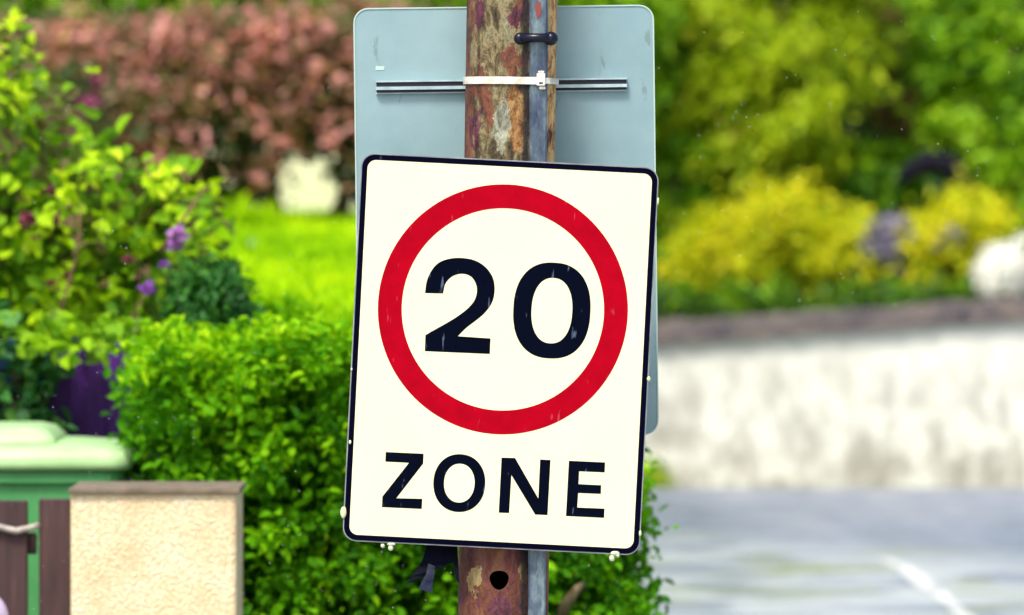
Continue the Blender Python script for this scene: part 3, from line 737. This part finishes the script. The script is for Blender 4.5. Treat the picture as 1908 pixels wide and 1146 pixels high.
def rand_tips(px0, px1, py0, py1, d0, d1, n, top=None, bottom=None, tint=(0, 1), outv=(0, -.8, .4)):
    """twig tips spread through a box of the picture; top/bottom: functions of px that limit it"""
    r = []
    while len(r) < n:
        px = random.uniform(px0, px1); py = random.uniform(py0, py1)
        if top and py < top(px): continue
        if bottom and py > bottom(px): continue
        d = random.uniform(d0, d1); p = P(px, py, d)
        r.append((np.array(p), unit(np.array([outv]) + rng.normal(size=(1, 3)) * .5)[0], random.uniform(*tint)))
    return r
def interp(pts):
    xs_, ys_ = zip(*pts); return lambda x: float(np.interp(x, xs_, ys_))

# ---- the box hedge behind the sign
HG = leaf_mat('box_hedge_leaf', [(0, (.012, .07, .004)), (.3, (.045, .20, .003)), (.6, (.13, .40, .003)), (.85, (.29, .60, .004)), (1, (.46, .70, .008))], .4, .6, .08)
hedge = plant('box_hedge', (P(700, 0, 18.1).x, 18.1, 0), 'dense bright green box hedge behind the speed sign post and cream pillar', 'hedge')
htop = interp([(215, 720), (240, 665), (285, 640), (340, 650), (420, 655), (500, 640), (580, 628), (650, 640), (760, 640), (900, 680), (1050, 760), (1150, 840), (1195, 890), (1215, 960)])
hl = interp([(600, 290), (700, 252), (800, 250), (900, 262), (1000, 256), (1600, 262)])
hr = interp([(850, 1180), (900, 1203), (960, 1212), (1050, 1208), (1100, 1215), (1600, 1200)])
def hedge_tips(n, d0, d1, tint, py1=1565, top_only=False):
    r = []
    while len(r) < n:
        py = random.uniform(600, py1); px = random.uniform(215, 1220)
        t0 = htop(px) + random.gauss(0, 9)
        if top_only: py = t0 + abs(random.gauss(0, 14))
        if py < t0 or px < hl(py) + random.gauss(0, 6) or px > hr(py) - abs(random.gauss(0, 9)) - 10: continue
        # the face swells and dips, leaving dark hollows
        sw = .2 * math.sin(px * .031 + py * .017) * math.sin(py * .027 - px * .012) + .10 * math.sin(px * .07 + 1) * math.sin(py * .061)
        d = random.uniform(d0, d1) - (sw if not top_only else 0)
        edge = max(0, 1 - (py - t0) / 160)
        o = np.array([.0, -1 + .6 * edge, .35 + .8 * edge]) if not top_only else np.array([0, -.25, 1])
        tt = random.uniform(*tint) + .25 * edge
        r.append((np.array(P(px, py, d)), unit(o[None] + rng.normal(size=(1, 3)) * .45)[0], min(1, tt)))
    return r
ht = hedge_tips(2000, 17.62, 17.86, (.05, .8))
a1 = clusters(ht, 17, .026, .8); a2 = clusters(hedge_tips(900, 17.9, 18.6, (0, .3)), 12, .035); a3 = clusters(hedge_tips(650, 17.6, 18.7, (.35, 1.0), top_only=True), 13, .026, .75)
pts, out, tin = (np.concatenate(q) for q in zip(a1, a2, a3))
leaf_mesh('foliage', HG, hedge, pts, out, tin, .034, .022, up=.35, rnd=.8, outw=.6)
mb = MB()
for px in range(280, 1200, 90):
    b0 = P(px, 900, 18.15); b0.z = 0; tp_ = Vector(random.choice(ht)[0])
    mb.tube([b0, (b0.x + .03, 18.1, .35), (b0.x + random.uniform(-.1, .1), 18.0, .7 if px < 950 else .5)], [.022, .018, .008], 8, .1)
mb.build('stems', BARK, hedge)
br_ = M('pale_branch'); br_.base(br_.ramp(br_.noise(30, 4), [(.3, (.14, .10, .06)), (.7, (.30, .22, .13))]), .8)
mb = MB(); mb.tube([P(1030, 1190, 17.7), P(1055, 1125, 17.62), P(1075, 1098, 17.58), P(1110, 1070, 17.62)], [.016, .015, .012, .006], 8, .1)
mb.build('branch', br_.m, hedge)

# ---- dark green conifer shrubs between hedge and flowering shrub
DG_ = leaf_mat('dark_conifer_leaf', [(0, (.010, .07, .016)), (.5, (.035, .17, .022)), (1, (.09, .30, .02))], .2, .5)
for lab, px, py, rx, ry, dd in (('dark green conifer shrub between the flowering shrub and the bright lawn', 392, 590, 62, 100, 19.3),
                               ('low mid green shrub at the lawn edge above the hedge left of the sign', 500, 640, 62, 60, 19.6)):
    c_, r_ = blob(px, py, dd, rx, ry, .16); sh = plant('conifer_shrub' if px < 450 else 'lawn_shrub', (c_.x, dd, 0), lab, 'shrub')
    tips = ell(c_, r_, 210, .35, (.0, .8) if px < 450 else (.5, 1.0), .2)
    m_ = DG_ if px < 450 else HG
    p_, o_, t_ = clusters(tips, 22, .022); leaf_mesh('foliage', m_, sh, p_, o_, t_, .045, .016)
    stems(sh, tips, .018, c_, 8)

# ---- the lime flowering shrub on the left
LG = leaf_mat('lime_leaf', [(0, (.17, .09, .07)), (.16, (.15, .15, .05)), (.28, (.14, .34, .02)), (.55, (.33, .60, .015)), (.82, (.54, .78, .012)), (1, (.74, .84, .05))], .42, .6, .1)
lime = plant('flowering_shrub', (P(120, 0, 19.3).x, 19.3, 0), 'tall lime green leafy shrub with purple and maroon flowers above the bin', 'shrub')
ltop = interp([(-220, 30), (-60, 60), (0, 55), (30, 70), (60, 150), (110, 165), (140, 180), (150, 240), (200, 250), (225, 320), (260, 350), (300, 335), (345, 335), (390, 340), (400, 500)])
lbot = interp([(-220, 650), (0, 600), (60, 640), (120, 650), (200, 650), (300, 640), (340, 600), (352, 470), (395, 420), (400, 330)])
t1 = rand_tips(-220, 396, 30, 670, 19.3, 20.1, 300, ltop, lbot, (.0, 1), (0, -.7, .6))
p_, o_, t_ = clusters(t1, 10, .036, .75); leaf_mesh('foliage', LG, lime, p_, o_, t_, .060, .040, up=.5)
t1c = rand_tips(40, 240, 622, 672, 18.5, 18.72, 13, None, interp([(40, 670), (110, 640), (190, 645), (240, 632)]), (.15, .8))
p_, o_, t_ = clusters(t1c, 9, .032, .72); leaf_mesh('overhanging_foliage', LG, lime, p_, o_, t_, .060, .040, up=.5)
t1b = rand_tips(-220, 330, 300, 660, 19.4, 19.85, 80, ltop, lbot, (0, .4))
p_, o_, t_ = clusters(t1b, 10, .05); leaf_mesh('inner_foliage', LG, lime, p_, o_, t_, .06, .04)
mb = MB()
for k in range(9):
    bx = P(random.uniform(40, 210), 0, 19.5).x; tp_ = Vector(random.choice(t1)[0]); b0 = Vector((bx, 19.5, 0)); md = b0.lerp(tp_, .55) + Vector((random.uniform(-.05, .05), 0, 0))
    mb.tube([b0, md, tp_], [.011, .008, .004], 7, .1)
for q in ([(300, 470), (340, 410), (375, 362), (392, 345)], [(225, 660), (232, 620), (250, 585), (275, 540)], [(110, 600), (118, 560), (145, 470), (150, 380)]):
    mb.tube([P(x, y, 19.25) for x, y in q], [.005, .005, .004, .002], 6)
st_ = M('reddish_stem'); st_.base(st_.ramp(st_.noise(20, 3), [(.3, (.12, .05, .03)), (.7, (.26, .13, .06))]), .7)
mb.build('stems', st_.m, lime)
def petals(name, mat, px, py, d, rpx, n, L, parent, cup=.4):
    c0 = np.array(P(px, py, d)); r = rpx * K * d
    dirs = unit(np.stack([rng.normal(size=n), -np.abs(rng.normal(size=n)) * .7, rng.normal(size=n)], 1))
    return leaf_mesh(name, mat, parent, c0 + dirs * r * .25, dirs, rng.uniform(0, 1, n), L, L * .75, up=.1, rnd=.5, outw=.6)
VI = leaf_mat('violet_petal', [(0, (.22, .05, .42)), (1, (.42, .14, .62))], .3); MV = leaf_mat('mauve_petal', [(0, (.42, .16, .55)), (1, (.66, .34, .78))], .3)
MA = leaf_mat('maroon_petal', [(0, (.10, .008, .035)), (1, (.24, .03, .08))], .3); MG = leaf_mat('magenta_petal', [(0, (.26, .03, .13)), (1, (.46, .10, .25))], .3)
for px, py, rp_, m_, n_ in ((332, 441, 26, MV, 26), (305, 493, 12, VI, 14), (275, 538, 17, VI, 20), (318, 455, 12, VI, 10)):
    petals('flower', m_, px, py, 19.2, rp_, n_, rp_ * K * 19 * .95, lime)
for px, py, rp_, n_ in ((50, 410, 22, 16), (112, 408, 18, 12), (125, 385, 10, 8), (95, 355, 13, 9), (68, 440, 12, 9), (240, 483, 16, 12), (100, 530, 16, 10), (120, 515, 12, 8), (195, 525, 14, 8), (255, 515, 9, 7)):
    petals('maroon_flower', MA, px, py, 19.22, rp_, n_, rp_ * K * 19 * .9, lime)

# ---- dark climbing shrub in front of the blue boards
IV = leaf_mat('ivy_leaf', [(0, (.010, .06, .02)), (.6, (.04, .17, .03)), (1, (.14, .36, .04))], .25, .45)
ivy = plant('climbing_shrub', (P(60, 0, 18.72).x, 18.72, 0), 'dark green climbing shrub over the blue boards just above the bin lid', 'shrub')
t2 = rand_tips(-220, 66, 585, 820, 18.55, 18.74, 70, None, interp([(-220, 830), (30, 820), (80, 790)]), (0, .9)) + rand_tips(66, 96, 660, 830, 18.6, 18.74, 6, tint=(.3, 1))
p_, o_, t_ = clusters(t2, 9, .035); leaf_mesh('foliage', IV, ivy, p_, o_, t_, .055, .042)
stems(ivy, t2, .012, (P(30, 640, 18.72)), 16)

# ---- the red tipped hedge across the back of the lawn
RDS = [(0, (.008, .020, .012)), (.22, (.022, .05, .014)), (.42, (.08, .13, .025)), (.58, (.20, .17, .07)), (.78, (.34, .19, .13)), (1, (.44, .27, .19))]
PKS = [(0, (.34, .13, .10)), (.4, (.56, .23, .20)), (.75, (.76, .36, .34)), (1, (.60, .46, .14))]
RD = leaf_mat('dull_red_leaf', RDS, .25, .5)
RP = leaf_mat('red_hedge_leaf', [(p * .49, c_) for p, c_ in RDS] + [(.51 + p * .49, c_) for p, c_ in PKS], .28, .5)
rtop = interp([(-300, 60), (0, 45), (60, 60), (150, 45), (250, 60), (350, 40), (450, 45), (560, 45), (660, 25), (760, 35), (900, 60), (1100, 60)])
rbot = interp([(-300, 440), (0, 440), (300, 440), (400, 430), (470, 415), (495, 320), (525, 275), (600, 272), (640, 300), (668, 335), (700, 380), (760, 430), (1000, 430)])
bushes = [('left', -260, 150), ('mid', 120, 390), ('gap', 340, 570), ('sign', 530, 800)]
labs = ['rosy bush at far left of the red hedge, behind the lime shrub', 'dusky red bush of the hedge, above the violet flowers',
        'dark red bush with black hollows left of the cream wall gap', 'pink tipped bush overhanging the cream wall beside the grey sign']
for (nm, xa, xb), lab in zip(bushes, labs):
    cxx = (xa + xb) / 2; bz = lawn_z(35.2); bush = plant('red_hedge_bush', (P(cxx, 0, 35.3).x, 35.3, bz), lab, 'bush', 'bushes of the red hedge')
    ta = rand_tips(xa, xb, 30, 440, 34.6, 35.9, 280, rtop, rbot, (0, .6), (0, -.7, .4))
    ta += rand_tips(xa, xb, 30, 230, 34.4, 35.3, 130, rtop, rbot, (.3, 1), (0, -.7, .5))
    def zone(q):
        pxq = 954 + q[0][0] / (K * q[0][1]); pyq = 573 - ((q[0][2] - ZC) / q[0][1] + math.tan(TH)) / K
        return pxq, pyq
    kept = []
    for q in ta:
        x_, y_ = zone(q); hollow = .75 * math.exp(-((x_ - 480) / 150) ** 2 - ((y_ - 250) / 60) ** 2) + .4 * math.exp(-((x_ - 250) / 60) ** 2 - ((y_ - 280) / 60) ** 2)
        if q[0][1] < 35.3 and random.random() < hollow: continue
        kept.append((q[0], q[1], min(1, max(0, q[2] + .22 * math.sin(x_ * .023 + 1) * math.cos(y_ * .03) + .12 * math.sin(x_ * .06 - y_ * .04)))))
    ta = kept
    p_, o_, t_ = clusters(ta, 13, .06, .7)
    tb = []
    for q in rand_tips(xa, xb, 20, 330, 34.3, 34.75, 250, rtop, rbot, (0, 1), (0, -.5, .9)):
        pxq = 954 + q[0][0] / (K * q[0][1]); pyq = 573 - ((q[0][2] - ZC) / q[0][1] + math.tan(TH)) / K
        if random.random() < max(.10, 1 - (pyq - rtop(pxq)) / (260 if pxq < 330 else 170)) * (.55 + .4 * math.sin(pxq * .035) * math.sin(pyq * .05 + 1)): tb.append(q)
    p2, o2, t2_ = clusters(tb, 11, .05, .75)
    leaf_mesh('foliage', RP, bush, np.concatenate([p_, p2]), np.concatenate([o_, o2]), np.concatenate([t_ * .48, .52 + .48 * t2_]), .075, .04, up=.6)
    mb = MB()
    for k in range(5):
        bxx = P(random.uniform(xa + 40, xb - 40), 0, 35.2).x; b0 = Vector((bxx, 35.2 + random.uniform(-.1, .2), bz - .03)); tp_ = Vector(random.choice(ta)[0]); tp_.z = max(tp_.z, bz + .5)
        mb.tube([b0, b0.lerp(tp_, .5) + Vector((random.uniform(-.06, .06), 0, 0)), tp_], [.03, .022, .01], 8, .1)
    if nm == 'sign':
        for q in ([(648, 445), (645, 400), (640, 350), (615, 300)], [(520, 430), (498, 380), (470, 330), (450, 290)]): mb.tube([P(x, y, 35.0) for x, y in q], [.028, .026, .022, .012], 8, .1)
    mb.build('stems', BARK, bush)
# magenta blossoms belong to a small rhododendron before the hedge
rh = plant('magenta_shrub', (P(160, 0, 33.6).x, 33.6, lawn_z(33.6)), 'small shrub with magenta blossom in front of the red hedge', 'shrub')
t3 = rand_tips(85, 215, 140, 330, 33.4, 33.8, 60, tint=(.1, .7)); p_, o_, t_ = clusters(t3, 10, .06); leaf_mesh('foliage', RD, rh, p_, o_, t_, .08, .04)
for px, py, rp_, n_ in ((165, 190, 24, 34), (182, 150, 17, 22), (80, 165, 18, 20), (150, 215, 13, 14), (140, 235, 12, 10)): petals('flower', MG, px, py, 33.35, rp_, n_, rp_ * K * 33 * .8, rh)
stems(rh, t3, .02, P(160, 200, 33.6), 8)
# grass tussocks and a pale flower at the back of the lawn
tu = plant('grass_tussock', tuple(Vector((P(430, 0, 33.2).x, 33.2, lawn_z(33.2)))), 'tuft of taller green grass along the back edge of the lawn', 'grass tuft')
t4 = rand_tips(372, 500, 408, 440, 33.1, 33.4, 90, tint=(.1, .7), outv=(0, -.2, 1)); p_, o_, t_ = clusters(t4, 10, .03); leaf_mesh('foliage', gm_, tu, p_, o_, t_, .10, .018, up=0, outw=.1)
WH = leaf_mat('white_petal', [(0, (.80, .81, .74)), (1, (.86, .86, .80))], .12, .6, .2)
df = plant('lawn_flower', tuple(P(473, 470, 30.5)), 'single white flower head standing on the bright lawn', 'flower')
petals('petals', WH, 473, 455, 30.5, 9, 40, .022, df)
mb = MB(); q = P(473, 458, 30.5); mb.tube([(q.x, q.y, lawn_z(30.5) - .01), (q.x, q.y, q.z)], .004, 6); mb.build('stem', BARK, df)

# ---- trees beyond the lawn and across the whole back
YG = leaf_mat('yellow_green_leaf', [(0, (.05, .12, .004)), (.3, (.18, .30, .006)), (.65, (.42, .58, .008)), (.88, (.60, .70, .02)), (1, (.70, .58, .10))], .35, .5)
MGN = leaf_mat('mid_green_leaf', [(0, (.02, .085, .005)), (.35, (.10, .28, .006)), (.7, (.27, .52, .006)), (1, (.46, .66, .03))], .35, .5)
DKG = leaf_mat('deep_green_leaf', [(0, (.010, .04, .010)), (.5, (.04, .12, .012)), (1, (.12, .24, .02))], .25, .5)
BRN = leaf_mat('bronze_leaf', [(0, (.09, .06, .025)), (.5, (.20, .14, .04)), (1, (.34, .22, .08))], .3, .5)

def ground_at(x, y):
    return lawn_z(y) if (x < -.2 and y < 39.5) else (.93 if (x > -.9 and y > 40.84 and y < 49.4) else 0.0)

def tree(name, label, px, d, mat, blobs, ntip, per, sig, L, W, tint=(0, 1), r=.06, group='trees and tall shrubs at the back', cat='tree', top=.18, outw=.5):
    base = P(px, 0, d); base.z = ground_at(base.x, d) - .03
    if base.z < .5 and d > 49: base.z = -.2 + 11 * (1 - math.exp(-(d - 49.5) / 8)) - .4
    t = plant(name, tuple(base), label, cat, group); tips = []
    vol = sum(b_[3] * b_[4] for b_ in blobs)
    for bpx, bpy_, bd, rx, ry, rd_ in blobs:
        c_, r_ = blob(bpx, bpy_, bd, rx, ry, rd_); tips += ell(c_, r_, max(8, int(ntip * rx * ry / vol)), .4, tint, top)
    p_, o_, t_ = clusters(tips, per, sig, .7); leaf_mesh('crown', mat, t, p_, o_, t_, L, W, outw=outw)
    hi = max(q[0][2] for q in tips); c0 = np.mean([q[0] for q in tips], 0)
    stems(t, tips, r, (c0[0], c0[1], max(hi - .4, c0[2])), 16)
    return t, tips

# back row (deep green, closes the view)
for k, px in enumerate(range(-350, 2400, 230)):
    lab = ['darkest evergreen behind the red hedge', 'deep green evergreen filling the back'][0]
bk_lab = {0: 'deep green evergreen at the far left behind the rosy bush', 1: 'dark evergreen crown behind the dusky red bush', 2: 'dark evergreen rising behind the cream wall gap',
          3: 'dark evergreen behind the left half of the grey sign back', 4: 'dark evergreen behind the right half of the grey sign back', 5: 'dark evergreen in shade behind the golden tree',
          6: 'dark evergreen behind the arching dark hollow on the right', 7: 'dark evergreen at the far right above the white blossom'}
for k, px in enumerate((-200, 150, 480, 820, 1130, 1400, 1700, 2000)):
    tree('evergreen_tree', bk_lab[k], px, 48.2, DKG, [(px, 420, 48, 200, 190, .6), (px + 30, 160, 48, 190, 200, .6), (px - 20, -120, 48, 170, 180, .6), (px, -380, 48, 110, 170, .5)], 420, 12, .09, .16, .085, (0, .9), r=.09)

# top left: lime and olive crowns above the red hedge
tree('broadleaf_tree', 'lime green tree crown above the red hedge at the top left', 160, 40.6, MGN, [(60, -40, 41, 120, 95, .5), (190, -20, 41, 110, 80, .5), (130, -190, 41, 140, 120, .5)], 260, 14, .07, .11, .065, (.25, 1))
tree('broadleaf_tree', 'yellowish tree crown over the middle of the red hedge', 420, 41.2, YG, [(370, -15, 41.2, 100, 65, .4), (470, -60, 41.4, 110, 90, .5), (400, -190, 41.2, 130, 120, .5)], 240, 14, .07, .11, .06, (.1, .85))
tree('broadleaf_tree', 'green tree crown just left of the post above the grey sign', 640, 41.6, MGN, [(600, -30, 41.6, 100, 70, .4), (720, -10, 41.6, 130, 80, .5), (650, -190, 41.6, 150, 120, .5)], 260, 14, .07, .11, .065, (.2, .95))
tree('broadleaf_tree', 'bright lime tree crown just right of the post above the grey sign', 1060, 42.2, MGN, [(1000, 10, 42.4, 110, 80, .4), (1140, 0, 42.4, 110, 90, .5), (1070, -170, 42.4, 150, 120, .5), (1120, 170, 42.6, 100, 120, .4)], 330, 14, .07, .11, .065, (.45, 1))

# right: green understorey by the sign, golden tree, green tree, bronze shrub
tree('leafy_shrub', 'mid green shrub at the right edge of the grey sign back', 1245, 43.2, MGN, [(1250, 120, 43.2, 70, 120, .35), (1265, 330, 43.2, 80, 140, .4), (1240, 480, 43.0, 70, 110, .35)], 300, 13, .07, .11, .055, (.2, .9), r=.03, cat='shrub')
gt1, gtips = tree('golden_tree', 'golden yellow tree with arching sprays right of the signs', 1440, 43.4, YG,
     [(1340, 60, 43.2, 90, 70, .4), (1450, 90, 43.3, 100, 90, .45), (1350, 190, 43.1, 80, 60, .4), (1450, 230, 43.3, 95, 70, .4), (1560, 120, 43.4, 95, 100, .45), (1400, 300, 43.1, 90, 55, .35), (1520, 300, 43.3, 85, 60, .4), (1400, -60, 43.4, 120, 80, .4), (1560, -50, 43.5, 110, 90, .4)], 520, 13, .06, .105, .04, (.2, 1), r=.05)
# drooping sprays
spr = []
for (xa, ya), (xb, yb) in (((1420, 150), (1262, 225)), ((1400, 60), (1268, 60)), ((1430, 250), (1310, 300)), ((1450, 110), (1300, 150)), ((1500, 230), (1380, 330)), ((1560, 180), (1460, 270)), ((1330, 20), (1240, 20))):
    for k in range(16):
        t = k / 15; spr.append((np.array(P(xa + (xb - xa) * t, ya + (yb - ya) * t - 26 * math.sin(math.pi * t), 42.8)) + rng.normal(size=3) * .03, unit(np.array([[-.7, -.5, -.1]]))[0], random.uniform(.55, 1)))
p_, o_, t_ = clusters(spr, 12, .045, .75); leaf_mesh('arching_sprays', YG, gt1, p_, o_, t_, .11, .04)
tree('bronze_shrub', 'bronze brown shrub between the golden tree and the bright green tree', 1640, 44.4, BRN, [(1660, 90, 44.4, 75, 90, .35), (1580, 30, 44.4, 70, 60, .3), (1690, 225, 44.2, 55, 60, .3)], 190, 12, .06, .10, .045, (0, .8), r=.03, cat='shrub')
tree('broadleaf_tree', 'bright green tree filling the top right corner', 1850, 43.8, MGN, [(1760, 60, 43.8, 90, 110, .4), (1880, 80, 43.6, 100, 120, .45), (1780, 240, 43.7, 75, 70, .35), (1890, 270, 43.5, 95, 110, .4), (2010, 150, 43.8, 110, 180, .5), (1860, -100, 43.8, 180, 120, .5), (1880, 400, 43.4, 70, 70, .35), (2020, 400, 43.6, 90, 110, .4)], 640, 13, .065, .10, .055, (.25, 1), r=.06)
tree('leafy_shrub', 'olive green shrub under the golden tree above the yellow flowers', 1520, 43.6, MGN, [(1450, 380, 43.6, 90, 60, .35), (1570, 360, 43.6, 90, 80, .35), (1650, 330, 43.8, 60, 60, .3)], 260, 12, .07, .10, .05, (0, .6), r=.03, cat='shrub')
# dark arched tube added to stand in for a shaded hollow
mb = MB(); bow = plant('hollow_shade_arch', tuple(P(1800, 560, 42.6)), 'dark arched tube standing in for a shaded hollow over the yellow flowers on the right', 'branch')
bw_ = M('hollow_shade_dark'); bw_.base((.010, .009, .016), .8, .05)
path = [P(1806, 590, 42.6), P(1812, 440, 42.6), P(1800, 350, 42.5), P(1770, 308, 42.5), P(1730, 300, 42.5), P(1690, 325, 42.5), P(1670, 350, 42.5)]
bow.location = (path[0].x, path[0].y, .93)
mb.tube([(path[0].x, path[0].y, .92)] + path[1:], [.05, .05, .06, .075, .07, .055, .02], 10, .1); mb.build('shade_tube', bw_.m, bow)

# yellow flowering plants along the wall
YF_ = leaf_mat('yellow_flower', [(0, (.24, .36, .006)), (.4, (.50, .58, .006)), (.8, (.76, .72, .008)), (1, (.82, .66, .02))], .35, .55)
ylabs = ['yellow flowering plant at the left end of the white wall', 'broad clump of yellow flowers left of the mauve spikes', 'yellow flowers close to the left of the mauve spikes',
         'short yellow flowering plant right of the mauve spikes', 'tall yellow flowering plant beneath the arched shade shape', 'yellow green plant fading into the green at right']
for lab, xa, xb, ya, n_ in zip(ylabs, (1255, 1375, 1520, 1680, 1735, 1815), (1385, 1535, 1625, 1735, 1825, 1880), (395, 350, 385, 420, 345, 380), (80, 120, 70, 48, 70, 54)):
    cx = (xa + xb) / 2; f = plant('yellow_flowering_plant', (P(cx, 0, 42.1).x, 42.1, .93), lab, 'plant', 'yellow flowering plants along the wall')
    topf = interp([(xa, ya + 70), ((xa * 2 + xb) / 3, ya + 12), (cx, ya + 30), ((xa + xb * 2) / 3, ya), (xb, ya + 60)])
    tt = rand_tips(xa, xb, ya, 540, 41.5, 42.3, n_, topf, None, (.1, 1), (0, -.6, .7)); p_, o_, t_ = clusters(tt, 17, .058, .7); leaf_mesh('flower_heads', YF_, f, p_, o_, t_, .085, .032)
    tt = rand_tips(xa, xb, ya + 60, 585, 41.8, 42.5, n_, topf, None, (0, .7)); p_, o_, t_ = clusters(tt, 12, .05); leaf_mesh('leaves', MGN, f, p_, o_, t_, .11, .025)
    mb = MB()
    for k in range(9): q = P(random.uniform(xa + 15, xb - 15), random.uniform(ya + 40, 480), 42.0); mb.tube([(q.x + random.uniform(-.05, .05), 42.1, .92), (q.x, q.y, q.z)], [.008, .004], 6)
    mb.build('stems', DG_, f)
MVs = leaf_mat('dusty_mauve', [(0, (.26, .24, .38)), (1, (.52, .48, .68))], .3)
for lab, px, py, rp_, n_ in (('large dusty mauve flower spike plant among the yellow flowers above the wall', 1650, 445, 34, 60), ('small dusty mauve flower spike beneath the arched shade shape', 1770, 448, 14, 20)):
    f = plant('mauve_flowering_plant', (P(px, 0, 41.7).x, 41.7, .93), lab, 'plant')
    tt = [(np.array(P(px + random.gauss(0, rp_ * .45), py + random.gauss(0, rp_ * .5), 41.6)), np.array([0, -.5, .8]), random.random()) for k in range(n_)]
    p_, o_, t_ = clusters(tt, 11, .032); leaf_mesh('flower_spikes', MVs, f, p_, o_, t_, .05, .025)
    tt = rand_tips(px - rp_ * 1.1, px + rp_ * 1.1, py + rp_, 580, 41.6, 41.9, n_, tint=(0, .6)); p_, o_, t_ = clusters(tt, 9, .04); leaf_mesh('leaves', DKG, f, p_, o_, t_, .09, .03)
    mb = MB()
    for k in range(4): q = P(px + random.uniform(-rp_, rp_) * .6, py, 41.65); mb.tube([(q.x, 41.7, .92), tuple(q)], [.008, .004], 6)
    mb.build('stems', DG_, f)
# low dark planting at the wall's edge
lab5 = ['low dark plants along the coping at the left end of the wall', 'low dark plants under the broad yellow clump', 'low dark plants under the mauve spikes', 'low dark plants beside the white blossom']
for lab, xa, xb in zip(lab5, (1215, 1390, 1560, 1700), (1400, 1570, 1710, 1840)):
    f = plant('border_plant', (P((xa + xb) / 2, 0, 41.3).x, 41.3, .93), lab, 'plant', 'low plants behind the coping')
    tt = rand_tips(xa, xb, 500, 590, 41.1, 41.7, 34, interp([(1215, 530), (1280, 565), (1350, 572), (1420, 545), (1500, 570), (1600, 540), (1680, 565), (1750, 535), (1840, 550)]), None, (0, 1)); p_, o_, t_ = clusters(tt, 12, .05); leaf_mesh('foliage', DKG, f, p_, o_, t_, .09, .04)
    tt = rand_tips(xa, xb, 535, 590, 41.05, 41.4, 16, None, None, (.1, .7)); p_, o_, t_ = clusters(tt, 10, .04); leaf_mesh('fresh_leaves', MGN, f, p_, o_, t_, .08, .03)
# white blossom on the wall
DWB = 40.75
hy = plant('white_hydrangea', (P(1870, 0, DWB).x, 41.0, .93), 'rounded white blossoming bush leaning over the coping at the right edge', 'bush')
c_, r_ = blob(1872, 512, DWB, 54, 54, .15); tt = ell(c_, r_, 300, .06, (.2, 1)); c2, r2 = blob(1915, 488, DWB + .1, 45, 50, .14); tt += ell(c2, r2, 140, .1, (.1, 1))
p_, o_, t_ = clusters(tt, 9, .012, .5); leaf_mesh('blossom', WH, hy, p_, o_, t_, .035, .028, up=.1, outw=1.4)
tt = ell(c_ + Vector((.08, .05, -.06)), (r_[0] * 1.0, .17, r_[2] * .98), 30, .2, (0, 1)) + ell(c2 + Vector((.0, .0, .05)), (r2[0] * 1.05, .16, r2[2] * 1.1), 34, .2, (.2, 1)); p_, o_, t_ = clusters(tt, 6, .03); leaf_mesh('leaves', DKG, hy, p_, o_, t_, .05, .03)
mb = MB(); mb.ball(c_, (r_[0] * .97, r_[1] * .97, r_[2] * .97), 22, 16, .05); mb.ball(c2, (r2[0] * .95, r2[1] * .95, r2[2] * .95), 20, 14, .05)
fc = M('white_floret'); fv = fc.voro(55); fc.base(fc.ramp(fv, [(.0, (.87, .87, .82)), (.7, (.80, .82, .74))]), .8, .2).bump(fv, .5, .01)
mb.build('flower_head', fc.m, hy)
stems(hy, tt, .015, c_, 6)
# weeds at the foot of the wall
wd = plant('wall_weed', (P(1225, 0, 40.4).x, 40.4, 0), 'yellowish weeds at the foot of the white wall beside the sign', 'weeds')
tt = rand_tips(1195, 1248, 876, 904, 40.3, 40.45, 16, tint=(.2, .8)); p_, o_, t_ = clusters(tt, 9, .035); leaf_mesh('leaves', YG, wd, p_, o_, t_, .07, .025)

# ---- falling raindrops in the air round the sign
rn = M('raindrop'); rn.base((.95, .97, 1.0), .02, .5); rn.b.inputs['Transmission Weight'].default_value = .6; rn.b.inputs['IOR'].default_value = 1.33
mb = MB()
for k in range(800):
    p_ = P(random.uniform(-150, 2060), random.uniform(-120, 1260), random.uniform(14.4, 17.2)); r_ = random.uniform(.0004, .0009)
    mb.ball(p_, (r_, r_, r_ * 1.7), 6, 4)
tag(mb.build('rain', rn.m), 'fine falling raindrops in the air around the signs', 'rain', kind='stuff')
